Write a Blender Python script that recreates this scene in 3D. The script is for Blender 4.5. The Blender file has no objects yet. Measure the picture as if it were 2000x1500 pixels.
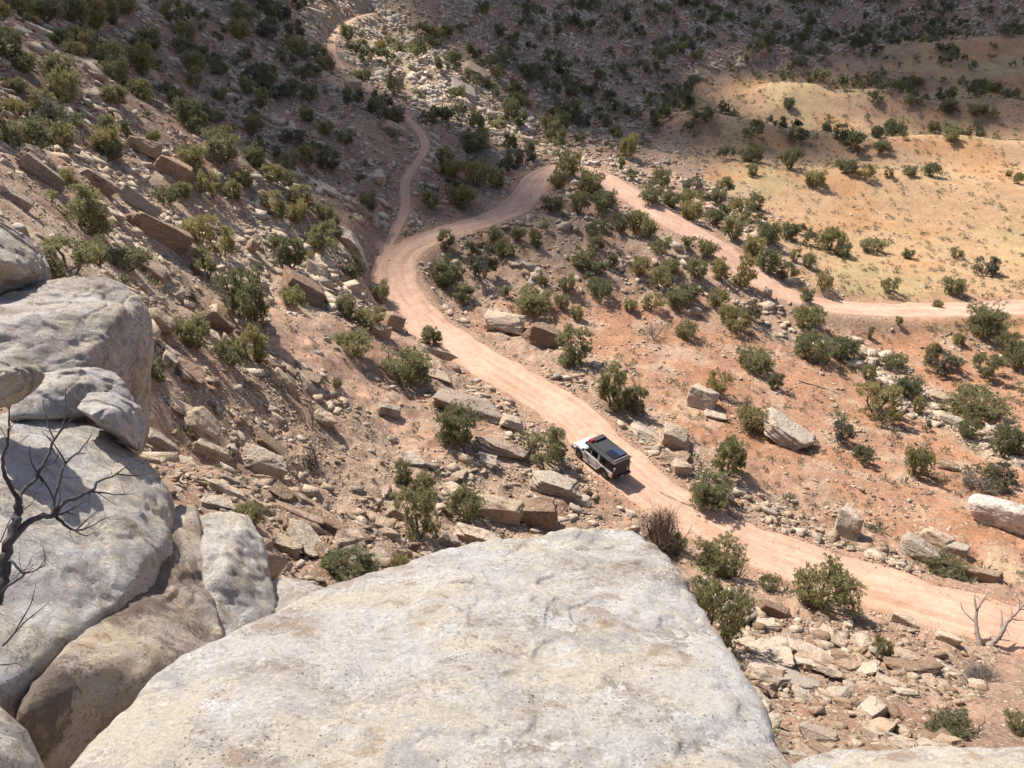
import bpy, bmesh, math, random
import numpy as np
from mathutils import Vector, Matrix

# ------------------------------------------------------------------ camera, sky, sun, exposure
scene = bpy.context.scene
COL = scene.collection
CAM_Z, PITCH, FPX = 37.0, math.radians(29.0), 1500.0
cam_data = bpy.data.cameras.new('camera')
cam_data.sensor_width = 36.0
cam_data.lens = 36.0 * FPX / 2000.0
cam_data.clip_start, cam_data.clip_end = 0.05, 5000.0
cam = bpy.data.objects.new('camera', cam_data)
COL.objects.link(cam)
cam.location = (0, 0, CAM_Z)
cam.rotation_euler = (math.pi / 2 - PITCH, 0, 0)
scene.camera = cam

SUN_EL = math.radians(52.0)
SHX, SHY = 0.68, -0.733                       # where shadows fall on level ground
SUNV = Vector((-SHX * math.cos(SUN_EL), -SHY * math.cos(SUN_EL), math.sin(SUN_EL)))
world = bpy.data.worlds.new('World')
scene.world = world
world.use_nodes = True
wn = world.node_tree
sky = wn.nodes.new('ShaderNodeTexSky')
sky.sky_type = 'NISHITA'
sky.sun_disc = False
sky.sun_elevation = SUN_EL
sky.sun_rotation = math.atan2(-SHX, -SHY)
sky.altitude = 1500
sky.air_density = 0.8
sky.dust_density = 3.5
sky.ozone_density = 0.6
bg = wn.nodes['Background']
wn.links.new(sky.outputs[0], bg.inputs[0])
bg.inputs[1].default_value = 0.112
sun_data = bpy.data.lights.new('sun', 'SUN')
sun_data.energy = 4.2
sun_data.angle = math.radians(0.5)
sun_data.color = (1.0, 0.955, 0.89)
sun = bpy.data.objects.new('sun', sun_data)
COL.objects.link(sun)
sun.location = (-60, 60, 120)
sun.rotation_euler = (-SUNV).to_track_quat('-Z', 'Y').to_euler()
scene.view_settings.view_transform = 'Standard'
scene.view_settings.look = 'None'
scene.view_settings.exposure = 0.92
scene.view_settings.gamma = 1.0
scene.view_settings.use_curve_mapping = False

R = np.random.RandomState(7)
random.seed(7)

# ------------------------------------------------------------------ small maths
def smooth(a, b, x):
    t = np.clip((x - a) / (b - a), 0, 1)
    return t * t * (3 - 2 * t)

_perm = np.random.RandomState(3).permutation(256)
_perm = np.concatenate([_perm, _perm, _perm])
_grad = np.random.RandomState(4).normal(size=(256, 3))
_grad /= np.linalg.norm(_grad, axis=1)[:, None]

def noise(p):
    """Perlin noise, p (n,3) -> about -1..1"""
    p = np.asarray(p, dtype=float)
    i = np.floor(p).astype(np.int64)
    f = p - i
    i &= 255
    w = f * f * f * (f * (f * 6 - 15) + 10)
    out = 0
    for dx in (0, 1):
        for dy in (0, 1):
            for dz in (0, 1):
                h = _perm[_perm[_perm[(i[:, 0] + dx) & 255] + ((i[:, 1] + dy) & 255)] + ((i[:, 2] + dz) & 255)]
                d = f - np.array([dx, dy, dz])
                g = (_grad[h] * d).sum(1)
                ww = ((w[:, 0] if dx else 1 - w[:, 0]) * (w[:, 1] if dy else 1 - w[:, 1]) * (w[:, 2] if dz else 1 - w[:, 2]))
                out = out + ww * g
    return out * 1.6

def fbm(p, octs=4, lac=2.1, gain=0.5):
    a, s, out = 1.0, 1.0, 0
    p = np.asarray(p, dtype=float)
    for k in range(octs):
        out = out + a * noise(p * s + 17.3 * k)
        a *= gain
        s *= lac
    return out

def n2(x, y, s, octs=3, seed=0.0):
    return fbm(np.stack([x / s, y / s, np.full_like(x, seed)], 1), octs)

CP, SP = math.cos(PITCH), math.sin(PITCH)
def ray(u, v):
    u = np.asarray(u, float); v = np.asarray(v, float)
    a = u - 1000.0; b = 750.0 - v
    d = np.stack([a, b * SP + FPX * CP, b * CP - FPX * SP], -1)
    return d / np.linalg.norm(d, axis=-1)[..., None]
def at_d(u, v, d):
    return ray(u, v) * np.asarray(d, float)[..., None] + np.array([0, 0, CAM_Z])
def at_z(u, v, z):
    r = ray(u, v)
    return r * ((np.asarray(z, float) - CAM_Z) / r[..., 2])[..., None] + np.array([0, 0, CAM_Z])
def project(P):
    q = np.asarray(P, float) - np.array([0, 0, CAM_Z])
    f = q[..., 1] * CP - q[..., 2] * SP
    up = q[..., 1] * SP + q[..., 2] * CP
    f = np.where(f < 0.05, 0.05, f)
    return 1000 + FPX * q[..., 0] / f, 750 - FPX * up / f, f

def inpoly(u, v, poly, soft=25.0):
    """soft membership of points in a polygon"""
    poly = np.array(poly, float)
    inside = np.zeros(u.shape, bool)
    dist = np.full(u.shape, 1e9)
    n = len(poly)
    for k in range(n):
        x1, y1 = poly[k]; x2, y2 = poly[(k + 1) % n]
        if y1 != y2:
            c = ((y1 > v) != (y2 > v)) & (u < (x2 - x1) * (v - y1) / (y2 - y1) + x1)
            inside ^= c
        ex, ey = x2 - x1, y2 - y1
        t = np.clip(((u - x1) * ex + (v - y1) * ey) / (ex * ex + ey * ey + 1e-9), 0, 1)
        dist = np.minimum(dist, np.hypot(u - x1 - t * ex, v - y1 - t * ey))
    sd = np.where(inside, dist, -dist)
    return smooth(-soft, soft, sd)

# ------------------------------------------------------------------ the lie of the land
ctrl = []
def cz(u, v, z): ctrl.append(at_z(u, v, z))
def cd(u, v, d): ctrl.append(at_d(u, v, d))
def cw(x, y, z): ctrl.append(np.array([x, y, z], float))

ROAD = [(2230, 1290, -2.6), (2000, 1232, -2.2), (1820, 1180, -1.9), (1650, 1128, -1.6), (1500, 1080, -1.2), (1370, 1022, -0.7), (1262, 950, -0.2),
        (1183, 880, 0.05), (1110, 805, 0.4), (1010, 745, 0.8), (925, 695, 1.3), (850, 645, 2.0), (800, 600, 2.9),
        (775, 550, 3.8), (778, 500, 4.5), (830, 468, 5.0), (905, 443, 5.4), (985, 418, 5.8), (1025, 385, 6.3),
        (1055, 345, 6.9), (1088, 329, 7.1), (1125, 327, 7.0), (1165, 341, 6.4), (1215, 370, 5.3), (1290, 420, 3.6), (1385, 472, 1.4), (1450, 520, -0.6),
        (1510, 562, -2.0), (1600, 594, -3.4), (1700, 605, -4.0), (1850, 605, -4.2), (2000, 600, -4.2), (2250, 590, -4.0)]
TRACK = [(772, 512, 4.35), (757, 478, 4.75), (782, 435, 6.0), (793, 395, 7.2), (788, 365, 8.3), (800, 335, 9.6), (824, 305, 10.9), (832, 280, 11.7), (818, 255, 12.6),
         (795, 232, 13.4), (760, 205, 14.6), (715, 172, 16.3), (672, 138, 18.0), (650, 105, 19.6), (652, 68, 21.9), (690, 38, 23.8), (730, 25, 24.6)]
for r in ROAD[1:-1]: cz(*r)
for r in TRACK[2:]: cz(*r)
for p in [(1000, 1040, 3.2), (1120, 1000, 1.6), (1500, 1300, 5.0), (1700, 1400, 10.0), (1700, 1480, 13.0), (2000, 1500, 13.0), (2000, 1380, 5.0),
          (1750, 1230, 0.2), (1380, 1150, 2.0), (700, 1080, 8.5), (850, 1020, 6.2), (820, 900, 5.0), (500, 1040, 13.0), (330, 880, 17.0), (600, 800, 9.6),
          (600, 650, 10.5), (780, 760, 4.6), (950, 850, 2.6), (700, 620, 6.6), (560, 930, 11.5), (450, 760, 14.5),
          (1100, 600, 0.3), (1200, 520, 1.8), (1200, 400, 4.9), (1150, 460, 4.0), (950, 520, 3.2), (1300, 620, -1.5), (1400, 700, -2.8), (1250, 720, -0.9),
          (1500, 800, -3.3), (1700, 900, -4.4), (1900, 1000, -4.2), (1600, 950, -2.6), (1950, 800, -6.6), (1750, 700, -6.3), (1330, 860, -0.8), (1800, 1090, -2.9),
          (1500, 640, -3.6), (1620, 650, -4.8), (1950, 650, -5.5),
          (1700, 500, -4.6), (1700, 420, -4.0), (1950, 470, -5.0), (1500, 420, -2.6), (1350, 380, 0.8), (1700, 358, -1.4), (1950, 360, -1.6), (1550, 352, -1.6)]:
    cz(*p)
for p in [(1700, 300, 205), (1700, 205, 238), (1980, 240, 235), (1980, 310, 205), (1700, 150, 266), (1700, 50, 312), (1700, 0, 328), (2000, 100, 290), (2000, 0, 330), (1450, 250, 205),
          (1450, 150, 240), (1450, 60, 275), (1450, 0, 295),
          (1000, 250, 163), (1000, 200, 182), (1000, 100, 214), (1000, 0, 240), (1300, 300, 166), (1100, 290, 156), (1200, 200, 200), (1200, 60, 245), (1200, 0, 262), (900, 330, 128), (900, 390, 114),
          (850, 0, 228), (850, 120, 180), (500, 150, 140), (500, 300, 105), (500, 450, 82), (600, 0, 200), (600, 380, 95), (650, 450, 90), (650, 260, 122), (560, 60, 170),
          (300, 200, 108), (300, 400, 74), (300, 550, 57), (100, 100, 94), (100, 300, 67), (100, 450, 50), (0, 0, 108), (300, 0, 150), (0, 300, 58), (0, 420, 45), (330, 620, 51),
          (320, 700, 46), (420, 560, 64), (520, 540, 74)]:
    cd(*p)
for p in [(0, 2, 32.0), (-4, 6, 32.2), (-5, 3, 32.2), (3, 5, 30.5), (0, 7, 29.5), (-6, 9, 31.6), (0, 14, 21.0), (-3.3, 12, 23.0), (-5.5, 12.5, 24.6), (-2.5, 9, 27.0), (5, 11, 20.5), (8, 6, 23), (-5, 14, 23.5), (-9, 10, 29), (-12, 16, 26.2), (-8, 22, 21.5),
          (0, 22, 14.5), (0, -15, 38), (-20, 0, 36), (-40, 20, 38), (-40, -20, 46), (25, 0, 22), (40, -20, 26), (60, 10, 10), (0, -60, 60), (90, 40, 4), (120, 90, 2), (-60, 60, 36), (-90, 100, 52),
          (-100, 180, 62), (-60, 230, 56), (-160, 60, 70), (20, 330, 80), (120, 420, 90), (-60, 330, 90), (200, 400, 60), (220, 260, 18), (200, 150, 0), (-150, 300, 110), (270, 340, 45)]:
    cw(*p)
C = np.array(ctrl)
SC = 60.0
def _phi(r2): return 0.5 * r2 * np.log(r2 + 1e-9)
cx = C[:, :2] / SC
A = _phi(((cx[:, None] - cx[None]) ** 2).sum(-1)) + np.eye(len(C)) * 0.004
Pm = np.hstack([np.ones((len(C), 1)), cx])
M = np.block([[A, Pm], [Pm.T, np.zeros((3, 3))]])
sol = np.linalg.solve(M, np.concatenate([C[:, 2], np.zeros(3)]))
def base_height(x, y):
    q = np.stack([x, y], 1) / SC
    out = np.empty(len(q))
    for k in range(0, len(q), 20000):
        a = q[k:k + 20000]
        out[k:k + 20000] = _phi(((a[:, None] - cx[None]) ** 2).sum(-1)) @ sol[:len(C)] + sol[-3] + a @ sol[-2:]
    return out

GX0, GY0, GS = -170.0, -40.0, 0.5
GNX, GNY = 900, 960
gx, gy = np.meshgrid(GX0 + GS * np.arange(GNX), GY0 + GS * np.arange(GNY))
# coarse solve, then bilinear to the half metre grid
cxs, cys = GX0 + 2.0 * np.arange(226), GY0 + 2.0 * np.arange(241)
ccx, ccy = np.meshgrid(cxs, cys)
coarse = base_height(ccx.ravel(), ccy.ravel()).reshape(ccx.shape)
def bil(g, x, y, x0, y0, s):
    fx = np.clip((x - x0) / s, 0, g.shape[1] - 1.001); fy = np.clip((y - y0) / s, 0, g.shape[0] - 1.001)
    ix = fx.astype(int); iy = fy.astype(int); fx = fx - ix; fy = fy - iy
    return (g[iy, ix] * (1 - fx) * (1 - fy) + g[iy, ix + 1] * fx * (1 - fy) + g[iy + 1, ix] * (1 - fx) * fy + g[iy + 1, ix + 1] * fx * fy)
H0 = bil(coarse, gx.ravel(), gy.ravel(), GX0, GY0, 2.0).reshape(gx.shape)

# low grassy ridges across the valley floor: (pixel line, distance, height, width)
def ridge(pts, dist, h, w):
    P = np.array([at_d(u, v, dd)[:2] for (u, v), dd in zip(pts, dist)])
    best = np.full(gx.shape, 1e9); along = np.zeros(gx.shape)
    for k in range(len(P) - 1):
        e = P[k + 1] - P[k]; L2 = (e ** 2).sum()
        t = np.clip(((gx - P[k][0]) * e[0] + (gy - P[k][1]) * e[1]) / L2, 0, 1)
        dd = np.hypot(gx - P[k][0] - t * e[0], gy - P[k][1] - t * e[1])
        m = dd < best
        best = np.where(m, dd, best); along = np.where(m, (k + t) / (len(P) - 1), along)
    taper = smooth(0, 0.25, along) * (0.75 + 0.25 * smooth(1, 0.8, along))
    return h * np.exp(-(best / w) ** 2) * taper
BASE_H = H0.copy()
H0 = H0 + ridge([(1390, 365), (1560, 352), (1740, 346), (2060, 362)], [160, 166, 170, 176], 2.3, 10)
H0 = H0 + ridge([(1250, 300), (1370, 285), (1560, 288), (1720, 305), (2080, 300)], [184, 192, 199, 200, 210], 4.6, 8)
H0 = H0 + ridge([(1400, 205), (1560, 205), (1720, 215), (1850, 225), (2100, 245)], [226, 232, 236, 236, 236], 4.0, 9)
H0 = H0 + ridge([(1560, 112), (1760, 108), (2100, 122)], [272, 282, 290], 4.5, 10)
H0 = H0 + ridge([(1330, 150), (1500, 152), (1700, 150), (2100, 160)], [250, 258, 264, 270], 3.0, 9)

far_roll = smooth(150, 185, gy) * smooth(0, 40, gx)
H0 = H0 + far_roll * 1.5 * n2(gx.ravel(), gy.ravel(), 24.0, 3, 23.0).reshape(gx.shape)
RG = H0 - BASE_H
# roads: smooth centre lines, a bench cut into the slope
def catmull(P, step=0.4):
    P = np.array(P); out = []
    Q = np.vstack([2 * P[0] - P[1], P, 2 * P[-1] - P[-2]])
    for k in range(1, len(Q) - 2):
        p0, p1, p2, p3 = Q[k - 1:k + 3]
        n = max(2, int(np.linalg.norm(p2 - p1) / step))
        t = np.linspace(0, 1, n, endpoint=False)[:, None]
        out.append(0.5 * (2 * p1 + (p2 - p0) * t + (2 * p0 - 5 * p1 + 4 * p2 - p3) * t ** 2 + (3 * p1 - p0 - 3 * p2 + p3) * t ** 3))
    out = np.vstack(out + [P[-1:]])
    k = np.ones(15) / 15
    pad = np.pad(out, ((7, 7), (0, 0)), mode='edge')
    return np.stack([np.convolve(pad[:, i], k, 'valid') for i in range(3)], 1)
road_c = catmull([at_z(*r) for r in ROAD])
track_c = catmull([at_z(*r) for r in TRACK[:11]])
track_up = catmull([at_z(*r) for r in TRACK[12:]])
HALF_ROAD, HALF_TRACK = 2.45, 0.68
RD = np.full(gx.shape, 1e3)                    # distance to a road edge (negative: on it)
RZ = np.zeros(gx.shape)
for line, half in ((road_c, HALF_ROAD), (track_c, HALF_TRACK), (track_up, HALF_TRACK + 0.1)):
    for p in line:
        i0 = int((p[0] - GX0) / GS); j0 = int((p[1] - GY0) / GS)
        a, b, c, d = max(0, i0 - 18), min(GNX, i0 + 19), max(0, j0 - 18), min(GNY, j0 + 19)
        if a >= b or c >= d: continue
        dd = np.hypot(gx[c:d, a:b] - p[0], gy[c:d, a:b] - p[1]) - half
        m = dd < RD[c:d, a:b]
        RD[c:d, a:b] = np.where(m, dd, RD[c:d, a:b]); RZ[c:d, a:b] = np.where(m, p[2], RZ[c:d, a:b])
wr = smooth(2.6, 0.2, RD)
H0 = H0 * (1 - wr) + RZ * wr
def road_dist(x, y): return bil(RD, x, y, GX0, GY0, GS)

# colour / stone zones, drawn over what the camera sees and then fixed to the ground
def zones(x, y, z):
    P = np.stack([x, y, z], 1)
    u, v, f = project(P)
    u = np.clip(u, -300, 2300); v = np.clip(v, -200, 1700)
    jit = n2(x, y, 7.0, 3, 5.0)
    u2 = u + 45 * jit; v2 = v + 22 * n2(x, y, 6.0, 3, 9.0)
    behind = (y < 1.0)
    meadow = inpoly(u2, v2, [(1590, 540), (1500, 440), (1400, 350), (1330, 290), (1300, 215), (1360, 165), (1480, 148), (1700, 120), (1750, 75), (2400, 60), (2400, 700), (2060, 680), (1800, 640), (1640, 600)], 22)
    red = inpoly(u2, v2, [(960, 590), (1090, 580), (1300, 585), (1450, 640), (1600, 640), (1900, 640), (2400, 700), (2400, 1190), (1950, 1150), (1700, 1045), (1480, 955), (1340, 830), (1150, 705)], 25)
    strip = inpoly(u2, v2, [(500, 560), (560, 590), (640, 660), (730, 740), (840, 830), (900, 900), (820, 900), (690, 800), (590, 720), (520, 640), (470, 590)], 18)
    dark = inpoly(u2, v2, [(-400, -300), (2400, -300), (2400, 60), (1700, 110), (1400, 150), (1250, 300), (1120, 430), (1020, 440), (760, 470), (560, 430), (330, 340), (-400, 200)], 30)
    wash = inpoly(u2, v2, [(1480, 640), (1620, 690), (1780, 800), (1900, 890), (2300, 1020), (2300, 960), (1900, 830), (1760, 720), (1560, 640)], 16)
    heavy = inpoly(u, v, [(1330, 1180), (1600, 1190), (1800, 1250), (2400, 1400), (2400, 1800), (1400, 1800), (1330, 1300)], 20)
    left = inpoly(u, v, [(260, 560), (480, 560), (540, 640), (650, 760), (790, 860), (1000, 830), (1150, 930), (1270, 1060), (1150, 1200), (400, 1200), (200, 900)], 20)
    hill = inpoly(u, v, [(-400, 120), (150, 220), (460, 380), (700, 480), (720, 600), (600, 640), (480, 560), (-400, 700)], 25)
    berm = inpoly(u, v, [(1060, 740), (1160, 790), (1300, 880), (1370, 930), (1520, 990), (1690, 1060), (1840, 1110), (1780, 1130), (1620, 1085), (1440, 1000), (1290, 930), (1180, 850)], 12)
    gleam = inpoly(u, v, [(560, -60), (780, -60), (820, 80), (980, 180), (1040, 260), (980, 280), (860, 220), (700, 140), (600, 80)], 20)
    rim = inpoly(u, v, [(820, -120), (2400, -120), (2400, 40), (1900, 55), (1500, 80), (1250, 120), (1020, 100), (880, 60)], 15)
    for a in (meadow, red, strip, wash, berm): a[behind] = 0
    return dict(meadow=meadow, red=red, strip=strip, dark=dark, wash=wash, heavy=heavy, left=left, hill=hill, berm=berm, gleam=gleam, rim=rim, u=u, v=v, f=f)

def terrain_z(x, y, fine=True):
    h = bil(H0, x, y, GX0, GY0, GS)
    r = road_dist(x, y)
    away = smooth(-0.2, 3.0, r)
    u, v, f = project(np.stack([x, y, h], 1))
    u = np.clip(u, -300, 2300); v = np.clip(v, -200, 1700)
    calm = np.maximum(inpoly(u, v, [(1600, 560), (1480, 440), (1380, 340), (1300, 220), (1500, 145), (2400, 60), (2400, 690), (1800, 650)], 30),
                      0.75 * inpoly(u, v, [(960, 590), (1300, 590), (1900, 620), (2400, 700), (2400, 1180), (1700, 1040), (1340, 830)], 30))
    amp = away * (1 - 0.85 * calm)
    h = h + 0.5 * amp * n2(x, y, 9.0, 2, 1.0) + 0.40 * amp * n2(x, y, 2.6, 3, 2.0)
    h = h + 0.25 * away * calm * n2(x, y, 14.0, 2, 6.0)
    if fine:
        h = h + 0.10 * away * (1 - 0.6 * calm) * n2(x, y, 0.8, 2, 3.0)
    return h

def ground_z(x, y):                            # cheap lookup used to set things down
    return bil(HZ, x, y, GX0, GY0, GS)
HZ = terrain_z(gx.ravel(), gy.ravel()).reshape(gx.shape)

def hit(u, v, d0=11.0, d1=420.0, n=900):
    """where pixel rays meet the ground"""
    u = np.atleast_1d(np.asarray(u, float)); v = np.atleast_1d(np.asarray(v, float))
    ds = np.exp(np.linspace(math.log(d0), math.log(d1), n))
    rr = ray(u, v)
    out = np.full((len(u), 3), np.nan)
    for k in range(len(u)):
        P = rr[k] * ds[:, None] + np.array([0, 0, CAM_Z])
        g = P[:, 2] - ground_z(P[:, 0], P[:, 1])
        w = np.where(g < 0)[0]
        if len(w) == 0: continue
        i = max(1, w[0]); t = g[i - 1] / (g[i - 1] - g[i] + 1e-9)
        out[k] = P[i - 1] * (1 - t) + P[i] * t
    return out
# ------------------------------------------------------------------ mesh and material helpers
def np_mesh(name, V, tris=None, quads=None, attrs=None, smooth_on=False):
    """mesh from arrays; attrs: name -> (n,3) or (n,) per vertex"""
    me = bpy.data.meshes.new(name)
    V = np.asarray(V, np.float32)
    nt = 0 if tris is None else len(tris); nq = 0 if quads is None else len(quads)
    me.vertices.add(len(V)); me.vertices.foreach_set('co', V.ravel())
    idx = []
    if nt: idx.append(np.asarray(tris, np.int32).ravel())
    if nq: idx.append(np.asarray(quads, np.int32).ravel())
    idx = np.concatenate(idx)
    me.loops.add(len(idx)); me.loops.foreach_set('vertex_index', idx)
    me.polygons.add(nt + nq)
    starts = np.concatenate([np.arange(nt) * 3, nt * 3 + np.arange(nq) * 4]).astype(np.int32)
    me.polygons.foreach_set('loop_start', starts)
    if smooth_on: me.polygons.foreach_set('use_smooth', np.ones(nt + nq, bool))
    for k, a in (attrs or {}).items():
        a = np.asarray(a, np.float32)
        if a.ndim == 1:
            at = me.attributes.new(k, 'FLOAT', 'POINT'); at.data.foreach_set('value', a)
        else:
            at = me.attributes.new(k, 'FLOAT_COLOR', 'POINT')
            at.data.foreach_set('color', np.hstack([a, np.ones((len(a), 1), np.float32)]).ravel())
    me.update(calc_edges=True)
    return me

def link(name, me, mat=None, parent=None, loc=None):
    o = bpy.data.objects.new(name, me)
    COL.objects.link(o)
    if mat is not None and me is not None and len(me.materials) == 0: me.materials.append(mat)
    if parent is not None: o.parent = parent
    if loc is not None: o.location = loc
    return o
def thing(name, loc=(0, 0, 0), rz=0.0):
    o = bpy.data.objects.new(name, None); COL.objects.link(o)
    o.empty_display_size = 0.2; o.location = loc; o.rotation_euler = (0, 0, rz)
    return o
def tag(o, label=None, cat=None, group=None, kind=None):
    if label: o['label'] = label
    if cat: o['category'] = cat
    if group: o['group'] = group
    if kind: o['kind'] = kind
    return o

class NT:
    """little builder for node materials"""
    def __init__(self, name):
        self.m = bpy.data.materials.new(name); self.m.use_nodes = True
        self.t = self.m.node_tree; self.b = self.t.nodes['Principled BSDF']
        self.out = self.t.nodes['Material Output']
        self.b.inputs['Specular IOR Level'].default_value = 0.25
    def n(self, typ, **kw):
        nd = self.t.nodes.new(typ)
        for k, v in kw.items(): setattr(nd, k, v)
        return nd
    def l(self, a, b): self.t.links.new(a, b)
    def val(self, sock, v):
        if isinstance(v, (int, float, tuple, list)): sock.default_value = v if not isinstance(v, (tuple, list)) or len(v) != 3 or sock.type != 'RGBA' else (*v, 1)
        else: self.l(v, sock)
    def pos(self):
        if not hasattr(self, '_g'): self._g = self.n('ShaderNodeNewGeometry')
        return self._g.outputs['Position']
    def obj(self):
        if not hasattr(self, '_tc'): self._tc = self.n('ShaderNodeTexCoord')
        return self._tc.outputs['Object']
    def map(self, vec, scale=(1, 1, 1), rot=(0, 0, 0), loc=(0, 0, 0)):
        m = self.n('ShaderNodeMapping'); self.l(vec, m.inputs[0])
        m.inputs['Scale'].default_value = scale; m.inputs['Rotation'].default_value = rot; m.inputs['Location'].default_value = loc
        return m.outputs[0]
    def noise(self, vec, scale, detail=4, rough=0.55, dist=0.0, out='Fac'):
        k = self.n('ShaderNodeTexNoise'); self.l(vec, k.inputs['Vector'])
        k.inputs['Scale'].default_value = scale; k.inputs['Detail'].default_value = detail
        k.inputs['Roughness'].default_value = rough; k.inputs['Distortion'].default_value = dist
        return k.outputs[out]
    def vor(self, vec, scale, feature='F1', out='Distance', rand=1.0):
        k = self.n('ShaderNodeTexVoronoi', feature=feature); self.l(vec, k.inputs['Vector'])
        k.inputs['Scale'].default_value = scale; k.inputs['Randomness'].default_value = rand
        return k.outputs[out]
    def ramp(self, fac, stops, interp='LINEAR'):
        r = self.n('ShaderNodeValToRGB'); r.color_ramp.interpolation = interp
        el = r.color_ramp.elements
        while len(el) < len(stops): el.new(0.5)
        for e, (p, c) in zip(el, stops):
            e.position = p; e.color = (c, c, c, 1) if isinstance(c, (int, float)) else (*c, 1)
        self.l(fac, r.inputs[0]); return r.outputs[0]
    def step(self, fac, a, b):
        r = self.n('ShaderNodeMapRange'); r.interpolation_type = 'SMOOTHSTEP'
        self.l(fac, r.inputs[0]); r.inputs[1].default_value = a; r.inputs[2].default_value = b
        return r.outputs[0]
    def mix(self, fac, a, b, mode='MIX'):
        k = self.n('ShaderNodeMix', data_type='RGBA', blend_type=mode)
        self.val(k.inputs[0], fac); self.val(k.inputs[6], a); self.val(k.inputs[7], b)
        return k.outputs[2]
    def math(self, op, a, b=0.0):
        k = self.n('ShaderNodeMath', operation=op); self.val(k.inputs[0], a); self.val(k.inputs[1], b)
        return k.outputs[0]
    def attr(self, name, out='Color'):
        k = self.n('ShaderNodeAttribute', attribute_name=name); return k.outputs[out]
    def bump(self, h, dist, strength=1.0, prev=None):
        k = self.n('ShaderNodeBump'); self.l(h, k.inputs['Height'])
        k.inputs['Distance'].default_value = dist; k.inputs['Strength'].default_value = strength
        if prev is not None: self.l(prev, k.inputs['Normal'])
        return k.outputs[0]
    def done(self, color, rough=0.9, normal=None):
        self.val(self.b.inputs['Base Color'], color); self.val(self.b.inputs['Roughness'], rough)
        if normal is not None: self.l(normal, self.b.inputs['Normal'])
        return self.m

# ---- ground: soil colour comes from a map of soil kinds and painted sun and shade, pebbles and dust from noise
def mat_ground():
    k = NT('ground_soil'); p = k.pos()
    soil = k.attr('soil')
    stony = k.attr('stony', 'Fac')
    big = k.noise(p, 0.35, 5, 0.6); mid = k.noise(p, 2.2, 6, 0.65); fine = k.noise(p, 14.0, 5, 0.7)
    c = k.mix(1.0, soil, k.ramp(big, [(0.25, (0.8, 0.78, 0.76)), (0.75, (1.16, 1.15, 1.12))]), 'MULTIPLY')
    c = k.mix(1.0, c, k.ramp(mid, [(0.3, (0.72, 0.7, 0.68)), (0.7, (1.2, 1.2, 1.2))]), 'MULTIPLY')
    c = k.mix(0.8, c, k.ramp(fine, [(0.3, 0.7), (0.7, 1.25)]), 'MULTIPLY')
    # loose chips of stone lying in the soil
    wp = k.mix(0.06, p, k.noise(p, 3.0, 2, 0.5, out='Color'))
    v1 = k.n('ShaderNodeTexVoronoi', feature='F1'); k.l(k.map(p, (1, 1, 1.6)), v1.inputs['Vector']); v1.inputs['Scale'].default_value = 3.6
    ch = k.n('ShaderNodeSeparateColor'); k.l(v1.outputs['Color'], ch.inputs[0])
    here = k.math('LESS_THAN', ch.outputs[0], k.math('MULTIPLY', stony, 0.75))
    stone_m = k.math('MULTIPLY', here, k.step(v1.outputs['Distance'], 0.52, 0.40))
    tone = k.ramp(ch.outputs[1], [(0.0, (0.20, 0.13, 0.09)), (0.35, (0.38, 0.27, 0.18)), (0.7, (0.60, 0.48, 0.35)), (1.0, (0.36, 0.22, 0.15))])
    c = k.mix(stone_m, c, tone)
    v2 = k.n('ShaderNodeTexVoronoi', feature='F1'); k.l(k.map(p, (1, 1, 1.4), loc=(3.3, 1.2, 0)), v2.inputs['Vector']); v2.inputs['Scale'].default_value = 9.0
    ch2 = k.n('ShaderNodeSeparateColor'); k.l(v2.outputs['Color'], ch2.inputs[0])
    here2 = k.math('LESS_THAN', ch2.outputs[0], k.math('MULTIPLY', stony, 0.7))
    st2 = k.math('MULTIPLY', here2, k.step(v2.outputs['Distance'], 0.5, 0.36))
    c = k.mix(st2, c, k.ramp(ch2.outputs[1], [(0.0, (0.24, 0.16, 0.11)), (0.6, (0.48, 0.36, 0.26)), (1.0, (0.55, 0.45, 0.34))]))
    h = k.math('ADD', k.math('MULTIPLY', stone_m, 0.6), k.math('ADD', k.math('MULTIPLY', st2, 0.3), fine))
    return k.done(c, 0.95, k.bump(h, 0.10, 1.0, k.bump(mid, 0.22, 0.6)))

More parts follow.
